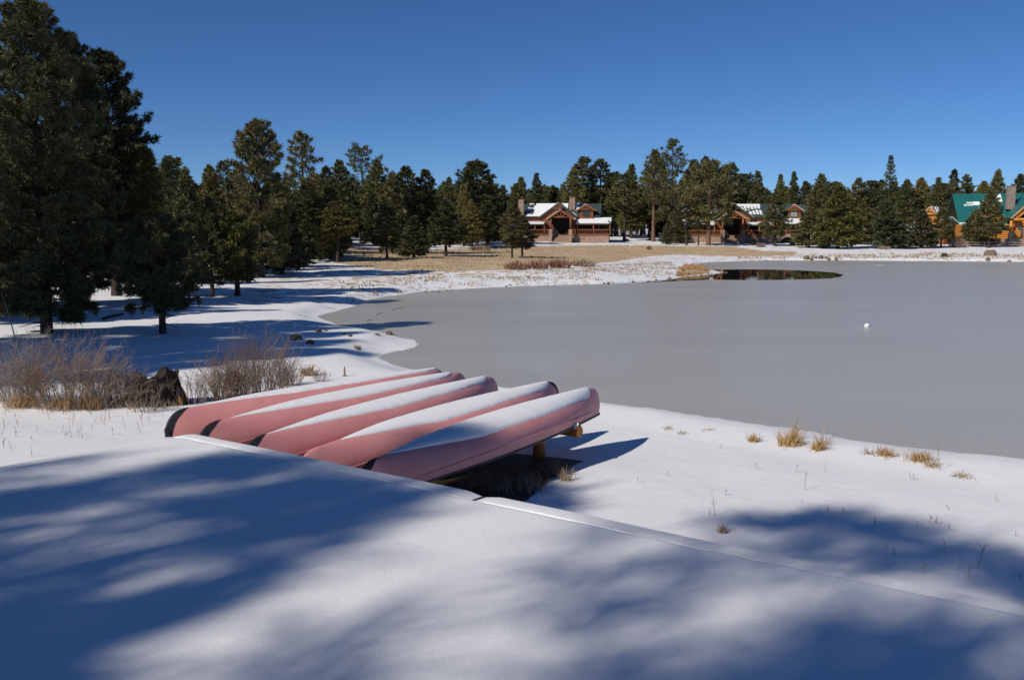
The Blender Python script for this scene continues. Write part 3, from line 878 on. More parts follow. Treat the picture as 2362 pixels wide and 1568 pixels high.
own_tree(1548, 322, 556, 58, 'highest pine of the clump between the two lodges', depth=200, seed=35, base=.22, nbr=90, tpb=20, blade=11, tuft=.70, wf=.11, kind='mature', gap=.08, trunk_r=.3)
own_tree(2046, 358, 552, 27, 'narrow spire pine standing alone above the right-hand treeline', depth=215, seed=36, base=.12, nbr=90, tpb=11, blade=10, tuft=.70, wf=.11, kind='spire', gap=.1, trunk_r=.3)

# --- the row along the forest edge, left to right
T = px_tree
T(395, 370, 660, 40, 'mature', 'dark pine top showing behind the sunlit yellowish pine', 62)
T(437, 392, 650, 48, 'young', 'dense dark pine between the yellowish pine and the slim dark pine', 58, needles=M_NEEDLE)
T(492, 384, 640, 40, 'mature', 'pointed pine top just left of the pale snag', 80)
T(522, 370, 635, 34, 'tall', 'tall pine top crowding the left side of the big spreading pine', 86)
T(560, 420, 625, 45, 'young', 'olive pine low on the left flank of the big spreading pine', 72, needles=M_NEEDLE_D)
T(650, 430, 612, 58, 'young', 'dark bushy pine right below the big spreading pine', 70, needles=M_NEEDLE_D)
T(690, 470, 604, 48, 'young', 'dark pine at the foot of the tall thin pine', 78, needles=M_NEEDLE)
T(737, 455, 602, 40, 'mature', 'pine with a thin dark stem at the edge of the tan meadow', None)
T(757, 385, 585, 44, 'spire', 'pine right of the tall thin pine with a pointed top', 112)
T(788, 372, 580, 42, 'mature', 'round-topped pine left of the leaning pine', 122)
T(872, 372, 566, 40, 'mature', 'pine crown just behind the right side of the leaning pine', 150)
T(905, 402, 590, 46, 'young', 'olive pine behind the left of the meadow clump', 112)
T(893, 462, 598, 38, 'mature', 'leftmost front pine of the clump standing in the tan meadow', None, needles=M_NEEDLE_D)
T(938, 386, 588, 52, 'mature', 'tallest pine of the clump standing in the tan meadow', 116, needles=M_NEEDLE)
T(955, 500, 594, 40, 'young', 'low dark pine in the middle of the meadow clump', None, needles=M_NEEDLE_D)
T(983, 394, 588, 44, 'mature', 'pine with a dark pointed top on the right of the meadow clump', 118, needles=M_NEEDLE_D)
T(1028, 466, 591, 46, 'mature', 'rightmost front pine of the meadow clump', None, needles=M_NEEDLE_D)
T(1037, 410, 575, 26, 'spire', 'slim pine top standing by itself between two big crowns', 140)
T(1070, 430, 566, 30, 'young', 'olive pine left of the massive round pine', 150)
T(1100, 377, 563, 54, 'round', 'massive round pine left of the first lodge', None, i=0, needles=M_NEEDLE)
T(1140, 425, 560, 30, 'spire', 'pointed pine at the right shoulder of the massive round pine', 176)
T(1081, 395, 560, 30, 'mature', 'pine top peeping left of the massive round crown', 170)
T(1181, 462, 595, 30, 'mature', 'taller of the twin pines in front of the first lodge', None, needles=M_NEEDLE, i=0)
T(1205, 498, 593, 34, 'mature', 'shorter of the twin pines in front of the first lodge', None, needles=M_NEEDLE_D, i=1)
T(1388, 498, 557, 18, 'young', 'little pine in front of the right end of the first lodge', None, needles=M_NEEDLE, i=2)
T(1440, 400, 556, 42, 'tall', 'pine with a thick black stem right of the first lodge', None, i=0)
T(1562, 500, 561, 30, 'young', 'small bushy pine beside the tan wooden box', None, needles=M_NEEDLE, i=3)
T(1538, 515, 564, 18, 'young', 'smallest pine, left of the bushy one by the tan box', None, needles=M_NEEDLE_D, i=0)
T(1584, 470, 559, 30, 'tall', 'thin pine with a black stem at the left end of the second lodge', 166, i=1)
T(1611, 480, 558, 22, 'tall', 'thinnest pine crossing the left porch of the second lodge', 165, i=2)
T(1788, 452, 560, 33, 'mature', 'pine covering the middle right of the second lodge', 162, needles=M_NEEDLE, i=1)
T(1866, 480, 571, 40, 'young', 'pine with a short dark stem at the right end of the second lodge', None, needles=M_NEEDLE, i=2)
T(1837, 520, 566, 18, 'young', 'knee-high-skirted little pine right of the arched stone wall', None, needles=M_NEEDLE_D, i=3)
T(1932, 432, 574, 56, 'young', 'broad light green pine right of the second lodge', None, needles=M_NEEDLE_Y, i=1)
T(1985, 470, 566, 40, 'young', 'olive pine right of the broad light green pine', 168, needles=M_NEEDLE_Y)
T(2042, 468, 573, 42, 'young', 'dark pine with two stems left of the small golden cabin', None, needles=M_NEEDLE_D, i=0)
T(2075, 510, 570, 28, 'young', 'dark low pine in front of the small golden cabin', 150, needles=M_NEEDLE_D)
T(2124, 488, 572, 40, 'young', 'pine standing squarely before the small golden cabin', None, needles=M_NEEDLE_D, i=2)
T(2170, 480, 570, 27, 'mature', 'slim pine on the right of the small golden cabin', 152, needles=M_NEEDLE)
T(2245, 488, 568, 35, 'young', 'bushy pine in front of the left slope of the teal roof', None, needles=M_NEEDLE, i=3)
T(2280, 442, 567, 34, 'mature', 'pine covering the small gable of the teal-roofed lodge', 152, needles=M_NEEDLE, i=2)
# --- distinct tops behind the lodges
for x, yt, hw, k, lab in [
        (1160, 428, 26, 'spire', 'pine top left of the first chimney of the first lodge'),
        (1190, 425, 30, 'mature', 'pine top right above the left chimney of the first lodge'),
        (1236, 400, 27, 'spire', 'slender pine rising above the snowy roof of the first lodge'),
        (1275, 430, 26, 'mature', 'lower pine top over the ridge of the first lodge'),
        (1298, 424, 24, 'spire', 'small pine top left of the clump behind the right chimney'),
        (1322, 390, 28, 'tall', 'thin pine left in the clump behind the right chimney'),
        (1345, 362, 42, 'tall', 'tallest pine of the clump behind the right chimney'),
        (1383, 366, 42, 'tall', 'right pine of the clump behind the right chimney'),
        (1418, 398, 36, 'mature', 'pine between the first lodge roof and the thick black stem'),
        (1455, 380, 32, 'spire', 'dark pointed pine right of the first lodge'),
        (1508, 348, 38, 'mature', 'left shoulder pine of the high clump between the lodges'),
        (1597, 372, 42, 'mature', 'right shoulder pine of the high clump between the lodges'),
        (1623, 362, 30, 'tall', 'open-topped pine right of the high clump'),
        (1660, 392, 34, 'mature', 'pine over the left dormer of the second lodge'),
        (1684, 378, 34, 'tall', 'pine with two tops above the entrance of the second lodge'),
        (1715, 405, 34, 'round', 'pine over the entrance gable of the second lodge'),
        (1743, 395, 28, 'spire', 'pointed pine above the snowy roof of the second lodge'),
        (1795, 403, 24, 'spire', 'left one of two slim tops above the second lodge'),
        (1826, 397, 22, 'spire', 'right one of two slim tops above the second lodge'),
        (1853, 420, 25, 'mature', 'pine behind the right dormer of the second lodge'),
        (1890, 403, 32, 'mature', 'open round pine top right of the second lodge'),
        (1920, 424, 38, 'round', 'broad round pine behind the broad light green pine'),
        (1975, 412, 30, 'mature', 'pine left of the narrow spire'),
        (2005, 420, 34, 'round', 'rounded pine just left of the narrow spire'),
        (2085, 418, 32, 'mature', 'pine right of the narrow spire'),
        (2118, 412, 30, 'mature', 'second pine right of the narrow spire'),
        (2158, 410, 26, 'spire', 'pointed pine above the small golden cabin'),
        (2193, 392, 28, 'spire', 'pine left of the teal roof edge'),
        (2222, 402, 24, 'tall', 'thin open pine at the left edge of the teal roof'),
        (2262, 420, 30, 'mature', 'pine above the left half of the teal roof'),
        (2292, 396, 34, 'young', 'dark cone-shaped pine above the teal roof'),
        (2345, 404, 30, 'mature', 'pine above the teal roof at the right edge')]:
    T(x, yt, 553, hw, k, lab, 206 + (x * 7) % 19)
# --- the rest of the forest: rows behind
def fill(n, x0, x1, d0, d1, y0, y1, label, group, seed, kinds, hw=(22, 38)):
    rng = random.Random(seed)
    for i in range(n):
        x = x0 + (x1 - x0) * (i + rng.uniform(0, 1)) / n
        T(x, rng.uniform(y0, y1), 553, rng.uniform(*hw), rng.choice(kinds), label, rng.uniform(d0, d1), group)
fill(64, 1120, 2420, 208, 262, 410, 468, 'pine filling the forest wall behind the log lodges', 'pines in the forest wall behind the log lodges', 1, ['mature', 'tall', 'round', 'young', 'tall'])
fill(26, 1400, 1640, 196, 240, 400, 470, 'bare-stemmed pine in the open wood between the two lodges', 'bare-stemmed pines between the two lodges', 2, ['tall', 'tall', 'mature'], (24, 34))
fill(40, 700, 1130, 150, 215, 415, 465, 'pine in the woods behind the tan meadow', 'pines in the woods behind the tan meadow', 3, ['mature', 'young', 'tall', 'round'])
fill(40, 380, 780, 84, 150, 405, 480, 'pine deep in the woods behind the big spreading pine', 'pines deep in the woods behind the big spreading pine', 4, ['mature', 'young', 'tall'], (30, 48))
fill(34, -60, 430, 52, 100, 300, 500, 'pine deep in the dark stand at left', 'pines deep in the dark stand at left', 5, ['mature', 'young', 'tall'], (50, 80))
fill(30, 690, 1130, 185, 240, 468, 505, 'low young pine among the woods behind the tan meadow', 'low young pines behind the tan meadow', 6, ['young'], (22, 34))
fill(16, 390, 760, 80, 130, 480, 540, 'low young pine under the big spreading pine woods', 'low young pines under the big spreading pine woods', 7, ['young'], (30, 44))
fill(26, 700, 1140, 138, 185, 425, 478, 'bushy pine closing the gaps behind the meadow clump', 'bushy pines closing the gaps behind the meadow clump', 8, ['young', 'young', 'mature'], (28, 42))
# distant wood that reads as one mass
def far_wood():
    rng = np.random.RandomState(5); Vs, Fs = [], []; o = 0
    for i in range(260):
        a = -34 + 68 * rng.rand(); d = rng.uniform(268, 330)
        x, y = d * math.tan(R(a)), d
        (cr, tk), h0, r0 = random.Random(i).choice(ARCH['young'] + ARCH['spire'])
        H = rng.uniform(10, 15.5); rr = rng.uniform(2.2, 3.4)
        C = rng.uniform(0, 1, 150) ** .8
        ph = rng.uniform(0, 6.28, 150); rad = rr * (1 - C) ** .7 * rng.uniform(.5, 1.05, 150)
        P = np.stack([np.cos(ph) * rad, np.sin(ph) * rad, .1 * H + C * H * .9], 1)
        O = P * np.array([1, 1, 0]) / (rad[:, None] + .1)
        V, F = blades(P, O, 4, np.full(150, 1.0), .26, rng)
        V += np.array([x, y, gz(x, y)]); Vs.append(V); Fs.append(F + o); o += len(V)
    me = mesh_np('distant_pine_wood', np.concatenate(Vs), np.concatenate(Fs))
    tag(ob('distant_pine_wood', me, M_NEEDLE_D), 'distant dark pine wood along the skyline behind the lodges', 'pine wood', kind='stuff')
far_wood()
# ------------------------------------------------------------------ log lodges
M_LOGRED = mat('red_brown_log_stain', (.31, .125, .058), (.185, .07, .034), .6, 2.2, .01, 9.0, stretch=(.6, 3, 3))
M_LOGORANGE = mat('orange_log_stain', (.40, .165, .065), (.25, .095, .038), .6, 2.2, .01, 9.0, stretch=(.6, 3, 3))
M_LOGGOLD = mat('golden_log_stain', (.66, .30, .065), (.46, .18, .04), .55, 2.2, .01, 9.0, stretch=(.6, 3, 3))
M_FASCIA = mat('tan_fascia_board', (.52, .33, .17), (.40, .24, .12), .7, 2.0)
M_GREENROOF = mat('dark_green_metal_roof', (.060, .085, .075), (.045, .066, .058), .45, 1.2, spec=.5)
M_TEALROOF = mat('teal_metal_roof', (.018, .150, .140), (.013, .115, .112), .4, .8, spec=.5)
M_GREYROOF = mat('pale_blue_grey_metal_roof', (.33, .39, .43), (.24, .29, .33), .4, .8, spec=.5)
M_DARKIN = mat('dark_interior', (.020, .016, .014), (.012, .010, .009), .8)  # near-black; also the painted shade of the entry and arch panels
M_GLASS, nt_, b_ = new_mat('window_glass')
b_.inputs['Base Color'].default_value = (.05, .06, .065, 1); b_.inputs['Roughness'].default_value = .06; b_.inputs['Specular IOR Level'].default_value = .9
M_BLIND = mat('pale_window_blind', (.36, .36, .32), (.30, .30, .27), .6, 5.0)
def stone_mat(name, cols, sc):
    m, nt, b = new_mat(name)
    tc = N(nt, 'ShaderNodeTexCoord')
    mp = N(nt, 'ShaderNodeMapping'); mp.inputs['Scale'].default_value = (1, 1, 1.7); nt.links.new(tc.outputs['Object'], mp.inputs['Vector'])
    v = N(nt, 'ShaderNodeTexVoronoi', Scale=sc); nt.links.new(mp.outputs[0], v.inputs['Vector'])
    bw = N(nt, 'ShaderNodeSeparateColor'); nt.links.new(v.outputs['Color'], bw.inputs[0])
    r = ramp(nt, bw.outputs[0], [(0, cols[0]), (.35, cols[1]), (.7, cols[2]), (1, cols[3])])
    v2 = N(nt, 'ShaderNodeTexVoronoi', Scale=sc, feature='DISTANCE_TO_EDGE'); nt.links.new(mp.outputs[0], v2.inputs['Vector'])
    jr = ramp(nt, v2.outputs['Distance'], [(.02, 1.0), (.06, 0.0)])
    mx = N(nt, 'ShaderNodeMix', data_type='RGBA'); mx.inputs[7].default_value = (.17, .12, .10, 1)
    nt.links.new(jr.outputs[0], mx.inputs[0]); nt.links.new(r.outputs[0], mx.inputs[6]); nt.links.new(mx.outputs[2], b.inputs['Base Color'])
    b.inputs['Roughness'].default_value = .9
    bp = N(nt, 'ShaderNodeBump', Strength=1.0, Distance=.03); nt.links.new(v2.outputs['Distance'], bp.inputs['Height']); nt.links.new(bp.outputs[0], b.inputs['Normal'])
    return m
M_STONE = stone_mat('pinkish_field_stone', [(.34, .215, .15), (.42, .275, .185), (.29, .185, .14), (.40, .30, .225)], 2.4)
M_STONEGREY = stone_mat('grey_field_stone', [(.28, .21, .18), (.36, .28, .22), (.22, .17, .15), (.33, .27, .24)], 2.4)

def log_rows(mb, x0, x1, y, z0, z1, r=.14, cut=None):
    """stacked round logs along x; cut(z) gives (xmin, xmax) for gables"""
    z = z0 + r
    while z < z1 - r * .3:
        a, b = (x0, x1) if cut is None else cut(z)
        a, b = max(a, x0), min(b, x1)
        if b - a > .2: mb.tube([(a, y, z), (b, y, z)], r * 1.04, 6)
        z += 2 * r
def roof_snow(quad, seed, keep, nx=26, ny=14, th=.09, parent=None, material=None, stripes=None):
    """snow sheet on a roof plane: quad = eave-left, eave-right, ridge-right, ridge-left; keep(u, v, n) says where snow lies"""
    q = [np.array(p, float) for p in quad]
    nr = np.cross(q[1] - q[0], q[3] - q[0]); nr /= np.linalg.norm(nr)
    if nr[2] < 0: nr = -nr
    def P(u, v, o): 
        return (q[0] * (1 - u) + q[1] * u) * (1 - v) + (q[3] * (1 - u) + q[2] * u) * v + nr * o
    g = np.zeros((nx, ny), bool)
    for i in range(nx):
        for j in range(ny):
            u, v = (i + .5) / nx, (j + .5) / ny
            g[i, j] = keep(u, v, float(vnoise(u * 9 + seed, v * 6 + seed, 1) + .5 * vnoise(u * 25 + seed, v * 15, 1)))
    mb = MB()
    for j in range(ny):
        i = 0
        while i < nx:
            if g[i, j]:
                k = i
                while k < nx and g[k, j]: k += 1
                u0, u1, v0, v1 = i / nx, k / nx, j / ny, (j + 1) / ny
                A = [P(u0, v0, .004), P(u1, v0, .004), P(u1, v1, .004), P(u0, v1, .004)]
                B = [P(u0, v0, th), P(u1, v0, th), P(u1, v1, th), P(u0, v1, th)]
                mb.add(A + B, [(4, 5, 6, 7), (0, 1, 5, 4), (1, 2, 6, 5), (2, 3, 7, 6), (3, 0, 4, 7)])
                i = k
            else: i += 1
    if mb.V: return mb.build('roof_snow', M_SNOWFAR, parent)
def ribs(mb, quad, step, h=.035):
    q = [np.array(p, float) for p in quad]
    L = np.linalg.norm(q[1] - q[0]); n = max(2, int(L / step))
    nr = np.cross(q[1] - q[0], q[3] - q[0]); nr /= np.linalg.norm(nr)
    if nr[2] < 0: nr = -nr
    for i in range(n + 1):
        u = i / n
        a = q[0] * (1 - u) + q[1] * u + nr * h * .5; b = q[3] * (1 - u) + q[2] * u + nr * h * .5
        mb.bar(a, b, .05, h, up=tuple(nr))
def window(root, x, y, z, w, h, panes=2, glass=None, frame_m=None):
    f = MB()
    t = .09
    for a, b in (((x - w / 2 - t, y - .06, z - t), (x + w / 2 + t, y + .05, z)), ((x - w / 2 - t, y - .06, z + h), (x + w / 2 + t, y + .05, z + h + t)),
                 ((x - w / 2 - t, y - .06, z + .002), (x - w / 2, y + .05, z + h - .002)), ((x + w / 2, y - .06, z + .002), (x + w / 2 + t, y + .05, z + h - .002))): f.box(a, b)
    for i in range(1, panes):
        xx = x - w / 2 + w * i / panes; f.box((xx - .025, y - .05, z + .002), (xx + .025, y + .03, z + h - .002))
    fo = f.build('window', frame_m or M_GREENROOF, root)
    MB().box((x - w / 2 + .002, y - .01, z + .002), (x + w / 2 - .002, y + .02, z + h - .002)).build('pane', glass or M_GLASS, fo)
def truss(root, ax, az, hw, zt, y, m, r=.11):
    """gable truss: tie beam, king post and two curved struts, in front of a gable"""
    mb = MB()
    mb.tube([(ax - hw, y, zt), (ax + hw, y, zt)], r, 8)
    mb.tube([(ax, y, zt), (ax, y, az - .15)], r * .9, 8)
    for s in (-1, 1):
        mb.tube([(ax + s * .05, y + .0, zt + .12), (ax + s * hw * .25, y, zt + (az - zt) * .25), (ax + s * hw * .52, y, zt + (az - zt) * .42)], r * .75, 6)
        mb.tube([(ax, y, az - .1), (ax + s * hw * 1.05, y, zt + .02)], r * .9, 6)
    return mb.build('truss', m, root, True)
def gable(root, ax, az, hw, ez, y0, y1, logm, roofm, z0=None, snow=None, wall=True, ov=.35, th=.14, seed=1, fascia=None, wallx=None, nm='gable_roof'):
    """cross gable facing the front: ridge along y from y0 (front) to y1 (back)"""
    rf = MB()
    L = [(ax - hw, y0, ez), (ax, y0, az), (ax, y1, az), (ax - hw, y1, ez)]
    Q = [(ax + hw, y0, ez), (ax, y0, az), (ax, y1, az), (ax + hw, y1, ez)]
    rf.slab(L, th); rf.slab(Q, th)
    ro = rf.build(nm, roofm, root)
    fb = MB()
    for s in (-1, 1): fb.bar((ax + s * (hw + .03), y0 - .035, ez - .14), (ax + s * .03, y0 - .035, az - .13), .06, .26, up=(0, 0, 1))
    fb.build('fascia', fascia or logm, root)
    if wall and z0 is not None:
        wx = wallx or hw * .88
        sl = (az - ez) / hw
        wm = MB()
        yy = y0 + ov
        cut = lambda z: (ax - min(wx, (az - .25 - z) / sl), ax + min(wx, (az - .25 - z) / sl))
        log_rows(wm, ax - wx, ax + wx, yy, z0, az - .4, .14, cut)
        wm.build('log_gable', logm, root)
        # solid backing so that no sky shows between the logs
        zt = az - .3; ze = max(z0, az - .25 - sl * wx)
        MB().prism([(ax - wx, z0), (ax + wx, z0), (ax + wx, ze), (ax, zt), (ax - wx, ze)], yy + .02, yy + .10).build('gable_backing', M_LOGRED, root)
    for s, qd in ((-1, L), (1, Q)):
        if snow and snow.get(s):
            if s == -1: quad = [qd[3], qd[0], qd[1], qd[2]]
            else: quad = [qd[0], qd[3], qd[2], qd[1]]
            roof_snow(quad, seed + s, snow[s], 12, 10, .10, ro)
    return ro
def chimney(root, x, y, z0, z1, w, d, m):
    c = MB().box((x - w / 2, y - d / 2, z0), (x + w / 2, y + d / 2, z1)).build('chimney', m, root)
    MB().box((x - w / 2 - .06, y - d / 2 - .06, z1 + .002), (x + w / 2 + .06, y + d / 2 + .06, z1 + .10)).build('chimney_cap', m, c)
    MB().tube([(x, y, z1 + .1), (x, y, z1 + .5)], .11, 8).build('flue', M_GREENROOF, c)
def railing(root, x0, x1, y, z0, z1, m, step=.32):
    mb = MB()
    mb.bar((x0, y, z1), (x1, y, z1), .12, .12); mb.bar((x0, y, z0 + .12), (x1, y, z0 + .12), .10, .10)
    n = max(2, int((x1 - x0) / step))
    for i in range(1, n):
        x = x0 + (x1 - x0) * i / n; mb.box((x - .03, y - .03, z0 + .172), (x + .03, y + .03, z1 - .062))
    return mb.build('railing', m, root)
def post(root, x, y, z0, z1, r, m, name='post'):
    return MB().tube([(x, y, z0), (x, y, z1)], r, 10).build(name, m, root, True)

def lodge(px, py, depth, yaw, label, logm, xs, mirror=False):
    p = at_d(px, py, depth); gz0 = gz(p[0], p[1])
    root = thing('log_lodge', label, 'log house', (p[0], p[1], gz0), yaw, 'red-brown log lodges with porches')
    G = root
    x0, x1 = xs['main']                          # main block
    ridge, eave = 7.4, 4.85
    yf, yr, yb = 0.0, 4.6, 9.2
    # stone plinth, floor and porch
    px0, px1 = xs['porch']
    st0, st1 = -1.35, 1.75
    YP = -2.6
    MB().box((px0, YP, -.4), (st0 - .35, yf + .3, 1.22)).build('stone_base', M_STONE, G)
    MB().box((st1 + .35, YP, -.4), (xs.get('base_end', px1), yf + .3, 1.22)).build('stone_base', M_STONE, G)
    MB().box((px0 - .1, YP - .12, 1.225), (px1 + .1, yf + .2, 1.37)).build('porch_floor', logm, G)
    for k in range(7):
        MB().box((st0, YP - .22 - .3 * (6 - k) , -.3), (st1, YP - .20 - .3 * (5 - k), .18 + k * .17)).build('step', M_STONE, G)
    for x in (st0 - .32, st1 + .32):
        MB().box((x - .26, YP - 2.2, -.3), (x + .26, YP - .13, .95)).build('stair_wall', M_STONE, G)
    # log walls of the main block
    w = MB(); log_rows(w, x0 + .35, x1 - .35, yf, 1.38, 4.85, .14)
    w.build('log_wall', logm, G)
    MB().box((x0 + .4, yf + .03, .9), (x1 - .4, yb, 4.75)).build('wall_core', M_LOGRED, G)
    # dark glazing behind the porch
    for a, b in xs['dark']:
        MB().box((a, yf - .18, 1.40), (b, yf - .141, 3.35)).build('porch_glazing', M_DARKIN, G)
    # main roof
    rf = MB(); qf = [(x0, yf - .7, eave), (x1, yf - .7, eave), (x1, yr, ridge), (x0, yr, ridge)]
    rf.slab(qf, .15); rf.slab([(x0, yb + .7, eave), (x1, yb + .7, eave), (x1, yr, ridge), (x0, yr, ridge)], .15)
    ro = rf.build('roof', M_GREENROOF, G)
    rb = MB(); ribs(rb, qf, .6); rb.build('roof_seams', M_GREENROOF, ro)
    roof_snow(qf, 3, xs['snow'], 110, 22, .10, ro)
    for x in (x0 + .3, x1 - .38):                # end gables
        MB().add([(x, yf, 4.7), (x, yb, 4.7), (x, yr, ridge - .25), (x + .08, yf, 4.7), (x + .08, yb, 4.7), (x + .08, yr, ridge - .25)],
                 [(0, 1, 2), (5, 4, 3), (0, 3, 4, 1), (1, 4, 5, 2), (2, 5, 3, 0)]).build('end_gable', logm, G)
    # big cross gable and the entry gable before it
    gx = xs['gx']
    gable(G, gx, 7.45, 3.75, 4.75, -1.3, yr, logm, M_GREENROOF, 1.4, snow=xs['gsnow'], ov=.55, fascia=M_GREENROOF if not xs.get('whitefascia') else logm)
    truss(G, gx, 7.1, 1.15, 6.35, -1.2, logm, .10)
    ex = .15
    gable(G, ex, 6.05, 2.75, 4.25, YP - 1.6, -.7, logm, M_GREENROOF, None, snow=xs['esnow'], wall=False, fascia=logm, nm='entry_roof')
    truss(G, ex, 5.75, 1.75, 4.62, YP - 1.35, logm, .12)
    MB().box((ex - 1.7, YP + 1.2, 1.4), (ex + 1.7, YP + 1.35, 4.9)).build('entry_shade', M_DARKIN, G)  # dark panel, its colour stands in for shade inside the entry
    for x in (ex - 1.9, ex + 1.9):
        MB().box((x - .34, YP - 1.65, -.3), (x + .34, YP - 1.0, 2.35)).build('stone_pier', M_STONE, G)
        post(G, x, YP - 1.33, 2.35, 4.6, .17, logm, 'entry_post')
        MB().bar((x, YP - 1.33, 4.62), (x, -.6, 4.62), .24, .24).build('entry_beam', logm, G)
    # porch roofs, posts and railings on both sides
    for a, b, zf, zb_, kp in xs['proofs']:
        q = [(a, YP - .45, zf), (b, YP - .45, zf), (b, yf - .2, zb_), (a, yf - .2, zb_)]
        pr = MB().slab(q, .14).build('porch_roof', M_GREENROOF, G)
        roof_snow(q, 5, kp, 40, 8, .13, pr)
        n = max(2, int(round((b - a) / 3.0)))
        MB().bar((a + .1, YP - .1, zf - .2), (b - .1, YP - .1, zf - .2), .2, .2).build('porch_beam', logm, G)
        for i in range(n + 1):
            x = a + .2 + (b - a - .4) * i / n
            if abs(x - ex) > 2.2: post(G, x, YP - .1, 1.37, zf - .3, .11, logm, 'porch_post')
    railing(G, px0, st0 - .5, YP - .05, 1.37, 2.3, logm); railing(G, st1 + .5, px1, YP - .05, 1.37, 2.3, logm)
    # dormers
    for dx, kp in xs['dormers']:
        gable(G, dx, 7.15, 1.95, 5.95, -1.3, yr, logm, M_GREENROOF, 4.3, snow=kp, ov=.5, wallx=1.35, seed=int(dx * 3) + 40, fascia=logm, nm='dormer_roof')
        truss(G, dx, 6.9, 1.45, 6.12, -1.22, logm, .09)
        window(G, dx, -.97, 4.88, 1.25, .95, 2, xs.get('wglass', M_GLASS))
    for cx, cyy, w_, h_ in xs['chimneys']:
        chimney(G, cx, cyy, 4.4 if cyy < 3 else 5.5, h_, w_, 1.0, M_STONE)
    if 'wing' in xs:
        a, b = xs['wing']
        m_ = (a + b) / 2
        MB().box((a + .3, 2.2, -.3), (b - .3, 8.0, 3.4)).build('side_wing', M_LOGRED, G)
        gable(G, m_, 5.9, (b - a) / 2, 3.6, 1.2, 8.3, logm, M_GREENROOF, 1.2, snow={-1: lambda u, v, n: v < .8 + n, 1: lambda u, v, n: v < .25}, ov=.9, nm='wing_roof')
        q = [(a - .6, -.6, 2.3), (b + .2, -.6, 2.3), (b + .2, 1.6, 3.1), (a - .6, 1.6, 3.1)]
        pr = MB().slab(q, .14).build('wing_porch_roof', M_GREENROOF, G)
        roof_snow(q, 9, lambda u, v, n: True, 10, 4, .13, pr)
        for x in (a - .3, b): post(G, x, -.4, -.3, 2.2, .11, logm, 'porch_post')
    if 'arch' in xs:
        a, b, t = xs['arch']
        n = 14; m_ = (a + b) / 2; r = (b - a) / 2 - .1
        poly = [(a - .6, -.4), (a - .6, 1.6), (b + .6, 1.6), (b + .6, -.4), (b - .1, -.4)]
        poly += [(m_ + r * math.cos(math.pi * k / n), -.1 + 1.15 * math.sin(math.pi * k / n)) for k in range(n + 1)]
        poly += [(a + .1, -.4)]
        MB().prism(poly, YP - .2, YP + .2).build('stone_arch', M_STONE, G)
        MB().box((a, YP + .6, -.4), (b, YP + .7, 1.2)).build('arch_shade', M_DARKIN, G)  # near-black sheet painted in for the shade under the arch
    return root
snow_yes = lambda u, v, n: True
lodge(1296, 553, 178, R(-9), 'red-brown log lodge, leftmost house, with two stone chimneys and snowy roof', M_LOGRED,
      dict(main=(-8.3, 7.4), porch=(-7.2, 9.2), gx=-.55, dark=[(-6.6, -3.2), (-1.6, 1.9), (2.6, 7.0)],
           snow=lambda u, v, n: (u > .10 + .05 * n and u < .58 and not (u < .17 and v > .12 and n > -.15) and not (v > .72 and n > .24)) or (.60 < u < .72 and v > .45 and n < .2) or (.58 < u < .63 and v < .3),
           gsnow={-1: lambda u, v, n: n < .34, 1: lambda u, v, n: v < .3 and n < .1}, esnow={-1: snow_yes, 1: lambda u, v, n: v < .12},
           proofs=[(-6.9, -2.9, 3.35, 3.75, lambda u, v, n: u < .93), (3.0, 9.6, 3.45, 4.5, lambda u, v, n: not (u > .9 and n > 0) and not (u < .06 and v > .5))],
           dormers=[(4.75, {-1: lambda u, v, n: n < .22, 1: None})], chimneys=[(-8.0, .2, 1.0, 8.0), (1.75, 2.6, 1.05, 8.5)], wing=(-14.4, -9.4)))
lodge(1679, 557, 178, R(-3), 'orange log lodge, middle house, half hidden by pines, with striped snow on its roof', M_LOGORANGE,
      dict(main=(-8.6, 15.6), porch=(-9.3, 13.6), base_end=8.4, gx=.75, dark=[(-8.2, -3.0), (-1.7, 1.9), (2.6, 8.0), (10.2, 13.4)],
           snow=lambda u, v, n: (.40 < u < .64 and (v > .45 + .35 * (u < .52) * (.52 - u) / .12 or (v > .16 and u > .52)) and n < .25 and (int(u * 110) % 3 != 0 or v > .8 or n < -.2)) or (.72 < u < .77 and v > .3 and v < .9 and n < .2) or (u < .3 and n < -.22),
           gsnow={-1: lambda u, v, n: n < 0, 1: lambda u, v, n: u < .28 and n < .3}, esnow={-1: lambda u, v, n: n < 0, 1: lambda u, v, n: u < .2},
           proofs=[(-9.3, -2.9, 3.3, 4.3, lambda u, v, n: n < .12), (3.0, 7.8, 3.35, 3.8, lambda u, v, n: n < .3), (10.2, 14.0, 3.5, 4.7, snow_yes)],
           dormers=[(-5.7, {-1: lambda u, v, n: n < .15, 1: None}), (12.2, {1: lambda u, v, n: u < .3, -1: None})], chimneys=[(-2.4, 3.0, 1.0, 8.0)], arch=(9.3, 12.0, 1), wglass=M_BLIND))

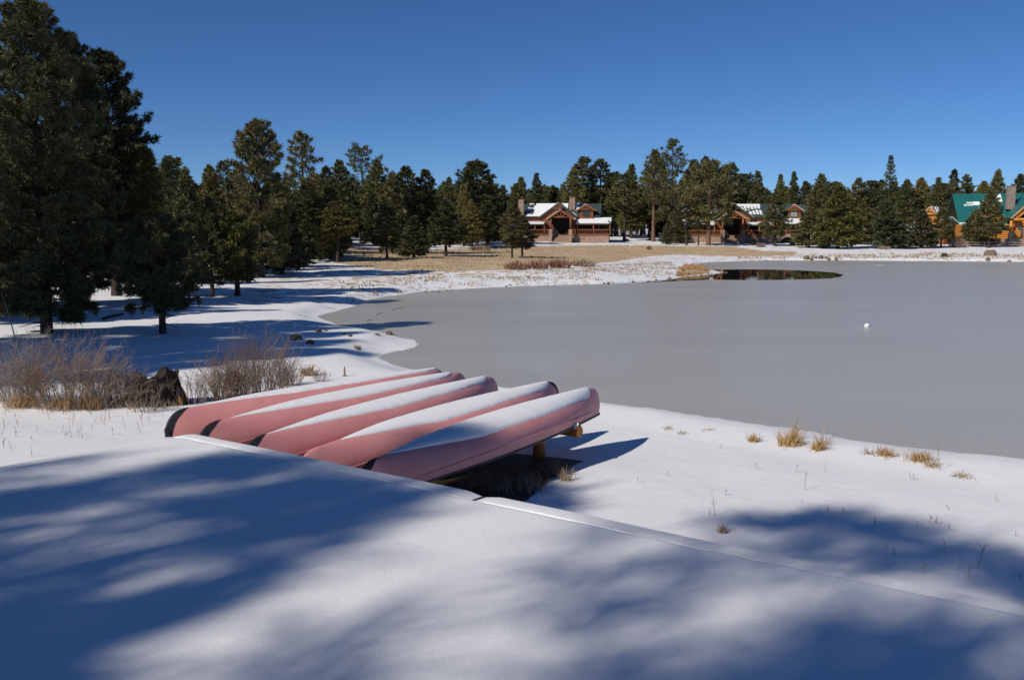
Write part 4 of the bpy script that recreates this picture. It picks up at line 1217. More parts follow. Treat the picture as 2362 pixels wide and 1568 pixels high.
def teal_lodge():
    p = at_d(2310, 565, 162); g = gz(p[0], p[1])
    G = thing('log_lodge', 'golden log lodge with a teal metal roof at the right edge of the picture', 'log house', (p[0], p[1], g), R(-14))
    k = 162 / 170 * .00974
    X = lambda cx: (cx - 1930) * k; Z = lambda cy: (1262 - cy) * k
    x0, x1 = X(1150), X(3300)
    ridge, eave = Z(280), Z(880)
    yr, yb = 6.0, 12.0
    MB().box((x0 + .7, .4, -.4), (x1 - .5, yb, eave)).build('wall_core', M_LOGGOLD, G)
    w = MB(); log_rows(w, x0 + .6, x1 - .4, .35, .9, eave, .16); w.build('log_wall', M_LOGGOLD, G)
    MB().box((x0 + .5, -.1, -.4), (x1 - .3, .12, .95)).build('stone_base', M_STONEGREY, G)
    q = [(x0, -.7, eave), (x1, -.7, eave), (x1, yr, ridge), (x0, yr, ridge)]
    ro = MB().slab(q, .16).slab([(x0, yb + .7, eave), (x1, yb + .7, eave), (x1, yr, ridge), (x0, yr, ridge)], .16).build('roof', M_TEALROOF, G)
    sm = MB(); ribs(sm, q, .5, .03); sm.build('roof_seams', M_TEALROOF, ro)
    sw = x1 - x0
    def keep(u, v, n):
        cx = 1150 + u * 2150
        return (v < .035 and cx < 1300 and n > -.2) or (1310 < cx < 1600 and abs(v - (.60 + (cx - 1310) * .00012)) < .028 and (int(u * 160) % 2 == 0 or cx > 1480)) \
            or (1370 < cx < 1600 and abs(v - .685) < .012 + (cx - 1370) * .0001) or (1895 < cx < 2010 and v < .97 and abs(v - .83) < .03 + (cx - 1895) * .0011 + n * .05) or (2160 < cx < 2215 and abs(v - .70) < .02)
    roof_snow(q, 2, keep, 200, 60, .10, ro)
    MB().bar((x0, -.74, eave - .12), (x1, -.74, eave - .12), .06, .24).build('fascia', M_FASCIA, ro)
    # small gabled dormer
    gable(G, X(1650), Z(430), X(1905) - X(1650), Z(700), -.9, 4.5, M_LOGGOLD, M_TEALROOF, Z(1000), snow={1: lambda u, v, n: n < .15, -1: None}, ov=.5, fascia=M_FASCIA, nm='dormer_roof')
    truss(G, X(1650), Z(470), 1.5, Z(640), -.75, M_LOGGOLD, .13)
    window(G, X(1650), -.58, Z(900), 1.1, 1.3, 2)
    # big front gable
    gx = X(2520); hw = X(2520) - X(1920); yF = -5.2
    gable(G, gx, Z(175), hw, Z(770), yF, yr, M_LOGGOLD, M_TEALROOF, .9, ov=1.6, fascia=M_FASCIA, nm='front_gable_roof')
    MB().prism([(gx - hw * .72, Z(800)), (gx + hw * .72, Z(800)), (gx, Z(300))], yF + 1.3, yF + 1.4).build('gable_glazing', M_DARKIN, G)
    t = MB()
    t.tube([(gx - hw * .92, yF + .3, Z(800)), (gx + hw * .92, yF + .3, Z(800))], .24, 10)
    for s in (-1, 1): t.tube([(gx + s * hw * .84, yF + .3, Z(780)), (gx + s * .25 * hw, yF + .3, Z(480)), (gx + s * .1, yF + .3, Z(300))], .20, 10)
    t.tube([(gx - 1.35, yF + .3, Z(760)), (gx - 1.35, yF + .3, Z(520))], .26, 10)
    t.build('gable_truss', M_LOGGOLD, G, True)
    for cx, r in ((1935, .22), (2250, .17), (2330, .15), (2720, .2)):
        post(G, X(cx), yF + .3, .5, Z(820), r, M_LOGGOLD)
    for j, cy in enumerate((850, 900)): MB().tube([(X(2150 + j * 20) - .3, yF + .25, Z(cy)), (X(2330), yF + .25, Z(cy))], .16, 8).build('corbel_log', M_LOGGOLD, G, True)
    for cx in (2130, 2330): window(G, X(cx), yF + 1.40, Z(1090), .9, 1.6, 1, None, M_LOGGOLD)
    lw = MB(); log_rows(lw, X(1960), X(2120), yF + .9, .9, Z(1000), .15); lw.build('log_wall', M_LOGGOLD, G)
    MB().box((X(1880), yF - .6, -.4), (X(3000), yF + 1.2, Z(1150))).build('stone_terrace', M_STONEGREY, G)
    MB().box((X(1870), yF - 1.0, -.3), (X(1955), yF - .62, Z(1040))).build('stone_pier', M_STONEGREY, G)
    MB().bar((X(1860), yF - .72, Z(1245)), (X(2600), yF - .72, Z(1245)), .2, .16).build('terrace_beam', M_LOGORANGE, G)
    railing(G, X(2080), X(2600), yF - .5, Z(1150), Z(1080), M_WOODGREY, .5)
    for cx in (1700, 1770): post(G, X(cx), -.6, .2, Z(930), .11, M_LOGGOLD, 'porch_post')
    MB().box((X(1420), -1.6, -.4), (X(1870), -.3, Z(1150))).build('porch_base', M_DARKIN, G)
    chimney(G, X(2080), 1.6, Z(600), Z(170), (2150 - 2010) * k, 1.1, M_STONEGREY)
teal_lodge()

def small_cabin():
    k = 165 / 170 * .00974
    p = at_d(2077.8 + 530 * .1203, 566, 165); g = gz(p[0], p[1])
    G = thing('log_cabin', 'small golden log cabin with peaked roof hidden behind pines left of the teal roof', 'log cabin', (p[0], p[1], g), R(-34))
    X = lambda cx: (cx - 530) * k; Z = lambda cy: (1262 - cy) * k
    MB().box((X(300), .3, -.4), (X(780), 6, Z(830))).build('wall_core', M_LOGGOLD, G)
    w = MB(); log_rows(w, X(290), X(790), .25, .1, Z(830), .15); w.build('log_wall', M_LOGORANGE, G)
    gable(G, 0, Z(553), X(800), Z(850), -.6, 7, M_LOGGOLD, M_GREYROOF, Z(900), ov=.6, fascia=M_FASCIA, snow={1: lambda u, v, n: n > .1})
    truss(G, 0, Z(600), 1.1, Z(700), -.45, M_LOGGOLD, .11)
    window(G, .3, .08, Z(1050), .9, 1.0)
    q = [(X(240), -2.4, Z(1050)), (X(640), -2.4, Z(1050)), (X(640), .1, Z(960)), (X(240), .1, Z(960))]
    pr = MB().slab(q, .12).build('porch_roof', M_GREYROOF, G)
    roof_snow(q, 3, lambda u, v, n: n < .1 and v < .5, 14, 5, .08, pr)
    for cx in (300, 620): post(G, X(cx), -2.2, -.3, Z(1075), .16, M_LOGORANGE, 'porch_post')
    railing(G, X(330), X(600), -2.2, .1, .9, M_LOGORANGE, .4)
    p = at_d(2077.8 + 1000 * .1203, 565, 168); g = gz(p[0], p[1])
    G = thing('porch_shelter', 'open shelter with a pale grey metal roof between cabin and teal lodge', 'shelter', (p[0], p[1], g), R(-10))
    X = lambda cx: (cx - 1000) * k
    gable(G, X(940), Z(745), X(1110) - X(940), Z(890), -.5, 5.0, M_LOGRED, M_GREYROOF, None, wall=False, fascia=M_GREYROOF)
    for cx in (860, 1085):
        post(G, X(cx), -.2, -.3, Z(900), .09, M_WOODGREY); post(G, X(cx), 4.6, -.3, Z(900), .09, M_WOODGREY)
    MB().box((X(790), 4.7, -.3), (X(1150), 4.8, Z(900))).build('back_wall', M_DARKIN, G)
small_cabin()
# ------------------------------------------------------------------ small things
def rock_mesh(seed, sub=2):
    bm = bmesh.new(); bmesh.ops.create_icosphere(bm, subdivisions=sub, radius=1)
    rng = random.Random(seed)
    planes = [(Vector((rng.gauss(0, 1), rng.gauss(0, 1), rng.gauss(0, 1))).normalized(), rng.uniform(.62, .95)) for _ in range(9)]
    for v in bm.verts:
        for n, d in planes:
            k = v.co.dot(n)
            if k > d: v.co -= n * (k - d)
        v.co += Vector((rng.uniform(-.03, .03), rng.uniform(-.03, .03), rng.uniform(-.03, .03)))
    me = bpy.data.meshes.new('rock'); bm.to_mesh(me); bm.free()
    return me
ROCKS = [rock_mesh(s) for s in range(6)]
def rock(x, y, w, h, label, i=0, z=None, m=M_ROCK, group=None, cap=0):
    p = on_ground(x, y) if z is None else at_z(x, y, z)
    sx = w * p[1] / FPX / 2; sz = h * p[1] / FPX * .75
    o = ob('rock', ROCKS[i % 6].copy() if m is not M_ROCK else ROCKS[i % 6], m)
    o.location = (p[0], p[1], p[2] + sz * .28); o.scale = (sx, sx * .8, sz); o.rotation_euler = (0, 0, i * 1.3)
    tag(o, label, 'rock', group)
    if cap:
        me = bpy.data.meshes.new('snow_cap'); bm = bmesh.new(); bmesh.ops.create_icosphere(bm, subdivisions=2, radius=1)
        bmesh.ops.delete(bm, geom=[v for v in bm.verts if v.co.z < .05], context='VERTS'); bm.to_mesh(me); bm.free()
        c = ob('snow_cap', me, M_SNOW, o, True); c.scale = (.75, .75, .35); c.location = (0, 0, .62)
    return o
for i, (x, y, w, h, lab, cap) in enumerate([
        (1860, 598, 16, 11, 'largest dark boulder of the row on the far snowy shore', 1), (1872, 601, 13, 10, 'dark boulder at the ice edge touching the largest boulder', 0), (1881, 596, 9, 6, 'small flat boulder right of the largest pair on the far shore', 1),
        (1893, 596, 14, 9, 'pale-topped boulder in the middle of the far shore row', 1), (1906, 597, 10, 7, 'little boulder behind the middle of the far shore row', 0), (1912, 601, 10, 9, 'pointed boulder at the ice edge, second from the right end of the row', 0),
        (1929, 601, 11, 10, 'last boulder on the right of the far shore row', 0), (2284, 590, 28, 17, 'big brown boulder on the far snowy shore below the teal-roofed lodge', 1), (2279, 601, 14, 9, 'dark boulder at the ice edge under the big brown one', 0),
        (2328, 604, 10, 5, 'small dark stone at the ice edge near the right edge of the picture', 0), (1340, 553, 13, 6, 'rock by the right stair wall of the first lodge', 1), (1371, 553, 9, 4, 'flat rock below the right porch of the first lodge', 0),
        (1399, 552, 9, 4, 'flat snow-topped rock at the right corner of the first lodge', 1), (1447, 556, 11, 6, 'reddish rock at the foot of the thick black stem', 0), (1262, 556, 10, 6, 'rock left of the steps of the first lodge', 0), (1271, 555, 9, 6, 'second rock left of the steps of the first lodge', 0),
        (1499, 555, 10, 6, 'rock left of the tan wooden box', 0), (1660, 558, 10, 6, 'rock in front of the entrance of the second lodge', 0), (1722, 557, 14, 6, 'snowy low rock right of the entrance of the second lodge', 1)]):
    rock(x, y, w, h, lab, i, cap=cap)
for i, (x, y, w, h, lab) in enumerate([
        (716, 793, 24, 11, 'dark stone lying in the long tree shadow near the cove'), (683, 784, 30, 16, 'larger dark stone in the shadow left of the cove'), (735, 765, 18, 8, 'flat dark stone on the snow above the cove'),
        (898, 772, 22, 11, 'brown stone at the ice edge by the snow point'), (752, 763, 12, 5, 'pebble beside the flat dark stone above the cove'), (870, 773, 14, 5, 'brown flat stone left of the ice edge stone'),
        (808, 776, 13, 5, 'dark little stone in the tip of the tree shadow'), (795, 771, 11, 4, 'dark pebble left of the little stone in the shadow tip'), (826, 806, 12, 5, 'grey stone below the straw tuft on the snow point')]):
    rock(x, y, w, h, lab, i + 2)
# lump of snow on the ice
p = at_z(2000, 754, 0)
o = ob('snow_lump', rock_mesh(77), M_SNOW, None, True); o.location = (p[0], p[1], .05); o.scale = (.14, .11, .10); tag(o, 'small white lump of snow alone on the open ice', 'snow lump')
p = at_z(2030, 612, .004)
o = ob('snow_streak', rock_mesh(78), M_SNOW, None, True); o.location = (p[0], p[1], .0); o.scale = (.75, .5, .03); tag(o, 'flat white streak of snow far out on the ice', 'snow patch')

# --- grass tufts (near bank)
def tuft_mesh(seed, n, h, w, lean=(.35, .1), spread=.12, droop=.35):
    rng = np.random.RandomState(seed)
    V = []; F = []
    for i in range(n):
        b = rng.normal(0, spread, 2); L = h * rng.uniform(.4, 1.1)
        d = np.array([rng.normal(lean[0], .45), rng.normal(lean[1], .4), 1.0]); d /= np.linalg.norm(d)
        sd = np.cross(d, rng.normal(size=3)); sd /= np.linalg.norm(sd)
        p0 = np.array([b[0], b[1], -.02]); dr = droop * L * rng.uniform(.2, 1)
        p1 = p0 + d * L * .55; p2 = p0 + d * L + np.array([d[0], d[1], -.6]) * dr * .5
        o = len(V)
        V += [p0 - sd * w, p0 + sd * w, p1 + sd * w * .7, p1 - sd * w * .7, p2]
        F += [(o, o + 1, o + 2, o + 3), (o + 3, o + 2, o + 4)]
    return mesh_np('grass_tuft', V, F)
def tuft(x, y, hpx, wpx, label, n=90, seed=1, m=M_STRAW, group=None, name='grass_tuft', lean=(.3, .1)):
    p = on_ground(x, y); k = p[1] / FPX
    o = ob(name, tuft_mesh(seed, int(n * 1.35), hpx * k * 1.18, .0035 + .00010 * p[1], lean, wpx * k / 4), m)
    o.location = tuple(p); tag(o, label, 'grass tuft', group); return o
tuft(1735, 1018, 26, 26, 'small straw tuft, leftmost on the near bank', 70, 1)
tuft(1818, 1026, 44, 52, 'largest straw tuft on the near bank', 190, 2)
tuft(1826, 1012, 64, 18, 'thin tall blades rising out of the largest straw tuft', 26, 12, M_STRAWPALE)
tuft(1884, 1036, 34, 36, 'straw tuft right beside the largest one on the near bank', 110, 3)
tuft(1892, 1026, 52, 26, 'wispy pale blades behind the second straw tuft', 24, 13, M_STRAWPALE)
tuft(2040, 1050, 26, 44, 'low straw tuft in the middle of the right-hand bank', 110, 4)
tuft(2002, 1046, 22, 24, 'sparse pale stalks left of the low middle tuft', 26, 14, M_STRAWPALE)
tuft(2118, 1062, 34, 46, 'rounded straw tuft farther right on the bank', 130, 5)
tuft(2148, 1076, 24, 40, 'thinning straw trailing right of the rounded tuft', 60, 6, M_STRAWPALE)
tuft(2215, 1100, 20, 50, 'last wisps of grass at the right end of the bank crest', 46, 7, M_STRAWPALE)
tuft(1664, 1228, 30, 18, 'brown dead clump in the tree shadow on the right', 60, 8, M_TWIG)
tuft(1540, 990, 14, 30, 'faint grass wisps on the bank right of the canoes', 26, 9, M_STRAWPALE)
tuft(1572, 1000, 12, 30, 'second patch of faint wisps on the bank right of the canoes', 26, 10, M_STRAWPALE)
tuft(1630, 992, 12, 36, 'pale wisps left of the leftmost straw tuft', 26, 11, M_STRAWPALE)
tuft(1303, 1108, 38, 26, 'upright straw blades at the edge of the canoe shadow', 46, 15, M_STRAWPALE)
tuft(822, 803, 12, 18, 'straw tuft on the snow point by the cove', 60, 16)
for i, (x, y, hp, wp, lab) in enumerate([(1215, 1130, 46, 70, 'dry brown weeds under the tip of the nearest canoe'), (1150, 1125, 40, 90, 'dark weeds in the shade between the rack posts'), (1085, 1120, 34, 80, 'dim weeds under the middle of the nearest canoe'), (1275, 1090, 30, 60, 'brown weeds around the orange rack post')]):
    tuft(x, y, hp, wp, lab, 150, 30 + i, M_TWIGDARK, name='weed_clump', lean=(0, 0))
# single stalks poking through the snow on the near slope
def weed_mesh(seed, h):
    rng = random.Random(seed); mb = MB()
    d = Vector((rng.uniform(-.3, .3), rng.uniform(-.2, .2), 1)).normalized()
    pts = [d * (h * t) + Vector((rng.uniform(-.01, .01), 0, 0)) for t in (0, .35, .7, 1)]; pts[0].z -= .02
    mb.tube(pts, [.0035, .003, .0025, .0015], 4, False)
    for k in range(rng.randint(2, 6)):
        t = rng.uniform(.3, 1); o_ = d * (h * t); q = o_ + Vector((rng.uniform(-.3, .3), rng.uniform(-.3, .3), rng.uniform(.1, .4))) * h * .5
        mb.tube([o_, q], [.002, .0012], 3, False)
        mb.tube([q, q + Vector((0, 0, .012))], [.004, .002], 4, True)
    return mb.mesh('weed_stalk')
def weeds(n, poly, name, label, seed, hr=(.08, .22), m=M_TWIG):
    rng = random.Random(seed); mb = MB(); xs = [p[0] for p in poly]; ys = [p[1] for p in poly]; k = 0
    while k < n:
        x, y = rng.uniform(min(xs), max(xs)), rng.uniform(min(ys), max(ys))
        if not in_poly(np.array([x]), np.array([y]), poly)[0]: continue
        p = on_ground(x, y); w = weed_mesh(rng.random(), rng.uniform(*hr)); me = w
        V = [(v.co.x + p[0], v.co.y + p[1], v.co.z + p[2]) for v in me.vertices]; F = [tuple(q.vertices) for q in me.polygons]
        mb.add(V, F); bpy.data.meshes.remove(me); k += 1
    tag(mb.build(name, m), label, 'weeds', kind='stuff')
weeds(30, [(1290, 1110), (1480, 1010), (1700, 1030), (2100, 1080), (2362, 1160), (2362, 1390), (1900, 1270), (1300, 1150)], 'snow_weeds', 'thin dry weed stalks poking through the snow right of the deck', 1, (.05, .14))
weeds(46, [(0, 950), (360, 940), (350, 1000), (0, 1070)], 'snow_weeds', 'thin dry weed stalks in the snow left of the canoes', 2)
for x, y, h, lab in [(1652, 1190, .30, 'tall bare stalk above the brown dead clump'), (1858, 1130, .26, 'branched dry weed with seed heads standing alone on the right slope'), (2168, 1085, .52, 'dark spiky seed stalk behind the rounded straw tuft'), (2255, 1310, .3, 'bent dark stalk in the shadow by the right edge')]:
    p = on_ground(x, y); o = ob('weed_stalk', weed_mesh(hash_(lab), h), M_TWIGDARK); o.location = tuple(p); tag(o, lab, 'weed')
# dark stake in the snow behind the canoes
p = on_ground(795, 868); r = thing('stake', 'short dark pointed stake standing in the snow behind the canoes', 'stake', tuple(p))
MB().tube([(0, 0, -.1), (0, 0, .19), (0, 0, .26)], [.025, .022, .004], 8).build('shaft', M_TWIGDARK, r); MB().box((-.05, -.02, -.02), (.05, .02, .03)).build('foot', M_TWIGDARK, r)

# --- shrubs: many thin stems with side twigs
def shrub_mesh(seed, n, h, rx, ry, twig=7, w=.006, flare=.35, arch=.2, fine=2):
    rng = np.random.RandomState(seed); V = []; F = []
    def seg(p, q, a, b):
        d = q - p; L = np.linalg.norm(d) + 1e-9; d = d / L
        s = np.cross(d, [.3, .9, .2]); s /= np.linalg.norm(s) + 1e-9; t = np.cross(d, s)
        o = len(V)
        for c, r in ((p, a), (q, b)):
            for k in range(3):
                an = 2.094 * k; V.append(c + (s * math.cos(an) + t * math.sin(an)) * r)
        for k in range(3):
            k2 = (k + 1) % 3; F.append((o + k, o + k2, o + 3 + k2, o + 3 + k))
    for i in range(n):
        ph = rng.uniform(0, 6.28); rr = rng.uniform(0, 1) ** .6
        b = np.array([math.cos(ph) * rx * rr * .75, math.sin(ph) * ry * rr * .75, -.05])
        H = h * rng.uniform(.55, 1.08) * (1 - .35 * rr ** 2)
        out = np.array([math.cos(ph) * flare * rr + rng.normal(0, .14), math.sin(ph) * flare * rr + rng.normal(0, .14), 1.0])
        P = [b]; k_ = 5
        d = out / np.linalg.norm(out)
        for k in range(k_):
            d = d + rng.normal(0, .13, 3) + np.array([0, 0, -.02]); d /= np.linalg.norm(d)
            P.append(P[-1] + d * H / k_)
        for k in range(k_): seg(P[k], P[k + 1], w * (1 - k / k_ * .75), w * (1 - (k + 1) / k_ * .75))
        for j in range(twig):
            t = rng.uniform(.25, 1) * k_; k = min(int(t), k_ - 1); q = P[k] + (P[k + 1] - P[k]) * (t - k)
            dd = (P[k + 1] - P[k]); dd = dd / np.linalg.norm(dd) + rng.normal(0, .55, 3); dd /= np.linalg.norm(dd)
            L = h * rng.uniform(.08, .24); e = q + dd * L
            seg(q, e, w * .42, w * .25)
            for f in range(fine):
                u = rng.uniform(.3, 1); q2 = q + dd * L * u; d2 = dd + rng.normal(0, .6, 3); d2 /= np.linalg.norm(d2)
                seg(q2, q2 + d2 * L * .4, w * .28, w * .2)
    return mesh_np('shrub', V, np.array(F))
def shrub(x, y, hpx, wpx, label, n, seed, m=M_TWIG, **k):
    p = on_ground(x, y); s = p[1] / FPX
    o = ob('shrub', shrub_mesh(seed, n, hpx * s, wpx * s / 2, wpx * s / 2.6, **k), m); o.location = tuple(p)
    tag(o, label, 'shrub'); return o
shrub(160, 935, 190, 230, 'big bare grey-pink shrub below the tallest dark pine', 130, 1, M_TWIG, twig=10, w=.0075, fine=2)
shrub(48, 925, 165, 150, 'bare grey shrub at the left edge of the picture', 120, 2, mat('grey_twigs', (.50, .445, .40), (.30, .26, .23), .85, 1.2), twig=8)
shrub(262, 935, 140, 130, 'bare brown shrub between the big grey-pink shrub and the burnt stump', 110, 3, M_TWIG, twig=9)
shrub(600, 915, 165, 165, 'dense brown shrub with upright stems behind the farthest canoe', 170, 4, M_TWIGDARK, twig=9, flare=.25)
shrub(520, 920, 120, 110, 'lower brown shrub leaning left of the dense brown one', 130, 5, M_TWIGDARK, twig=8)
shrub(440, 930, 120, 80, 'thin see-through shrub right of the burnt stump', 34, 6, M_TWIG, twig=6)
shrub(668, 890, 80, 70, 'small dark shrub at the right foot of the dense brown one', 50, 7, M_TWIGDARK, twig=7)
shrub(742, 880, 44, 44, 'little grey sprig bush near the dark stake', 22, 8, M_TWIG, twig=5)
shrub(335, 950, 80, 70, 'wispy shrub twigs in front of the burnt stump', 24, 9, M_TWIG, twig=6)
shrub(712, 866, 34, 44, 'orange-leaved dry twig tuft beside the dense brown shrub', 60, 10, M_STRAW, twig=8, w=.007)
for i, (x, y, w, lab) in enumerate([(50, 938, 70, 'straw grass under the grey shrub at the left edge'), (140, 942, 90, 'straw grass under the middle of the big grey-pink shrub'), (210, 942, 60, 'straw grass right of the big grey-pink shrub'), (300, 940, 60, 'sparse straw before the burnt stump'), (380, 940, 70, 'sparse straw right before the burnt stump')]):
    tuft(x, y, 44 if i < 3 else 24, w, lab, 170 if i < 3 else 70, 60 + i, M_STRAWPALE if i > 2 else M_STRAW, lean=(0, 0))
# reddish willow scrub in the meadow, sage bushes, dead grass
M_REDTWIG = mat('reddish_twigs', (.34, .17, .115), (.19, .09, .065), .85, 1.2)
for i, (x, y, h, w, lab, m) in enumerate([
        (1190, 622, 22, 70, 'left clump of low reddish scrub at the edge of the tan meadow', M_REDTWIG), (1240, 620, 24, 60, 'middle clump of low reddish scrub in the tan meadow', M_REDTWIG),
        (1290, 618, 24, 70, 'right clump of low reddish scrub in the tan meadow', M_REDTWIG), (1345, 614, 20, 60, 'last thin clump of reddish scrub toward the spit', M_TWIG),
        (1107, 578, 16, 60, 'shadowy brown scrub behind the meadow clump of pines', M_TWIGDARK), (2208, 571, 26, 44, 'bare brown scrub beside the pine before the small cabin', M_TWIG),
        (2040, 575, 10, 30, 'low bare scrub under the dark two-stemmed pine', M_TWIG), (2330, 566, 14, 50, 'bare scrub along the rail fence below the teal lodge', M_TWIG)]):
    p = on_ground(x, y); s = p[1] / FPX
    o = ob('scrub', shrub_mesh(50 + i, 90, h * s, w * s / 2, 1.4, twig=8, w=.04, fine=1), m); o.location = tuple(p); tag(o, lab, 'scrub')
def bush(x, y, w, h, label, m, seed):
    p = on_ground(x, y); s = p[1] / FPX; rng = np.random.RandomState(seed)
    C = rng.normal(size=(160, 3)); C /= np.linalg.norm(C, axis=1, keepdims=True); O = C.copy(); C = C * rng.uniform(.4, 1, (160, 1)) * np.array([w * s / 2, w * s / 2, h * s / 2]) + np.array([0, 0, h * s * .45])
    V, F = blades(C, O, 9, np.full(160, .22), .14, rng)
    o = ob('bush', mesh_np('bush', V, F), m); o.location = tuple(p); tag(o, label, 'bush')
M_SAGE = mat('sage_leaves', (.17, .17, .10), (.10, .105, .06), .8, 1.5)
bush(1737, 566, 13, 15, 'round sage bush in the grass before the second lodge', M_SAGE, 1)
bush(1755, 570, 22, 9, 'low grey-purple bush right of the round sage bush', M_TWIG, 2)
bush(1898, 572, 34, 11, 'low grey-green bush under the right pines', M_SAGE, 3)
bush(2024, 574, 30, 22, 'sage bush left of the two-stemmed pine', M_SAGE, 4)
bush(1497, 576, 9, 8, 'small dry bush alone in the tan meadow', M_STRAWPALE, 5)
bush(2178, 593, 12, 8, 'yellowish bush on the far snowy bank', M_SAGE, 6)
# tan wooden box between the lodges
p = on_ground(1546, 557); s = p[1] / FPX
r = thing('utility_box', 'tan wooden box standing between the lodges by the orange-stemmed pine', 'utility box', tuple(p), R(8))
MB().box((-.68, -.5, -.2), (.68, .5, 1.22)).build('case', M_FASCIA, r)
MB().slab([(-.76, -.6, 1.225), (.76, -.6, 1.225), (.76, .6, 1.36), (-.76, .6, 1.36)], .06).build('lid', M_LOGORANGE, r)
for x in (-.62, .62): MB().box((x - .05, -.55, -.2), (x + .05, -.502, 1.15)).build('corner_board', M_LOGORANGE, r)
# rail fences below the right-hand lodges
def rail_fence(pts, label, h=.95, span=2.6):
    P = [on_ground(*q) for q in pts]
    r = thing('rail_fence', label, 'fence', tuple(P[0])); o0 = np.array(P[0]); prev = None
    for a, b in zip(P[:-1], P[1:]):
        L = np.linalg.norm(b - a); n = max(1, int(round(L / span)))
        for i in range(n + (b is P[-1])):
            q = a + (b - a) * i / n; q[2] = gz(q[0], q[1]); q = q - o0
            MB().tube([(q[0], q[1], q[2] - .2), (q[0], q[1], q[2] + h)], .075, 7).build('post', M_FENCE, r)
            if prev is not None:
                for t in (.42, .82): MB().tube([prev + np.array([0, 0, h * t]), q + np.array([0, 0, h * t])], .05, 6).build('rail', M_FENCE, r)
            prev = q
M_FENCE = mat('weathered_fence_wood', (.40, .33, .27), (.28, .22, .18), .85, 2.0)
rail_fence([(2190, 569), (2270, 570), (2362, 571)], 'weathered two-rail fence running along the snow below the teal lodge')
rail_fence([(2022, 566), (2064, 567), (2150, 568)], 'weathered two-rail fence in the snow left of the small cabin')
# burnt stump
def stump():
    p = on_ground(352, 930); r = thing('stump', 'black burnt hollow stump with jagged top between the shrubs', 'stump', tuple(p))
    m = mat('charred_wood', (.045, .032, .025), (.014, .011, .009), .9, 7.0, .03, 14.0, stretch=(2, 2, .5))
    rng = random.Random(4); n = 40; V = []; rows = 9
    top = [.52 + .07 * math.sin(i * .9) + .06 * rng.uniform(-1, 1) + .07 * math.cos(2 * math.pi * i / n) for i in range(n)]
    for j in range(rows):
        t = j / (rows - 1)
        for i in range(n):
            a = 2 * math.pi * i / n
            rr = (.42 + .22 * (1 - t) ** 2.2) * (1 + .10 * math.sin(a * 5 + 1) * (1 - t * .4) + rng.uniform(-.05, .05))
            V.append((math.cos(a) * rr * 1.2, math.sin(a) * rr * .85, -.1 + (top[i] + .15) * t))
    for j in range(4):
        t = j / 3
        for i in range(n):
            a = 2 * math.pi * i / n; rr = (.26 - .06 * t) * (1 + rng.uniform(-.1, .1))
            V.append((math.cos(a) * rr, math.sin(a) * rr * .8, top[i] * (1 - t) * .9 + .1 * t))
    R_ = rows + 4
    F = [(j * n + i, j * n + (i + 1) % n, (j + 1) * n + (i + 1) % n, (j + 1) * n + i) for j in range(R_ - 1) for i in range(n)]
    F.append(tuple(range((R_ - 1) * n, R_ * n)))
    ob('burnt_shell', mesh_np('burnt_shell', V, F), m, r)
    mo = mat('rotten_orange_wood', (.30, .14, .04), (.05, .03, .02), .9, 8.0)
    MB().tube([(.62, -.1, -.1), (.60, -.08, .2), (.52, -.05, .42)], [.15, .10, .008], 9).build('splinter', m, r)
    MB().tube([(.66, -.2, -.05), (.63, -.17, .12), (.58, -.14, .24)], [.05, .045, .004], 7).build('rotten_splinter', mo, r)
    MB().tube([(.25, .0, .45), (.27, 0, .66), (.28, 0, .74)], [.13, .11, .07], 9).build('top_knob', m, r)
stump()
# fallen sticks and sapling
def stick(x0, y0, x1, y1, rad, label, m=M_BARK, name='fallen_branch'):
    a, b = on_ground(x0, y0), on_ground(x1, y1); r = np.array([0, 0, rad * .6])
    o = MB().tube([np.zeros(3) + r, (b - a) * .5 + r + np.array([0, 0, .03]), b - a + r], [rad, rad * .9, rad * .5], 7).build(name, m); o.location = tuple(a)
    tag(o, label, 'branch')
stick(238, 738, 285, 726, .07, 'fallen branch on a strip of lit snow left of the small pine')
stick(868, 726, 885, 721, .012, 'dark stick lying on the ice near the cove'); stick(846, 741, 860, 738, .012, 'second dark stick on the ice by the shore')
stick(905, 715, 935, 709, .010, 'thin twig frozen on the ice')
p = on_ground(42, 800)
o = MB().tube([(0, 0, -.1), (-.12, 0, .5), (-.3, .05, 1.15), (-.42, .05, 1.6)], [.022, .018, .012, .005], 6).build('bare_sapling', mat('pale_bark', (.36, .32, .28), (.24, .21, .18), .8, 4.0)); o.location = tuple(p)
tag(o, 'thin pale bare sapling leaning left at the left edge', 'sapling')
p = at_d(527, 600, 95); p[2] = gz(p[0], p[1])
r = thing('dead_snag', 'pale bare dead snag among the dark pines left of the big spreading pine', 'dead tree', tuple(p))
mb = MB(); mb.tube([(0, 0, -.2), (.05, 0, 4), (0, 0, 7.6)], [.14, .10, .02], 7)
rg = random.Random(2)
for k in range(16):
    z = rg.uniform(3, 7.3); a = rg.uniform(0, 6.28); L = (8 - z) * .3
    mb.tube([(.02, 0, z), (math.cos(a) * L, math.sin(a) * L, z + L * .9)], [.035, .012], 4)
mb.build('bare_branches', mat('pale_dead_wood', (.42, .36, .30), (.30, .25, .21), .85, 3.0), r)
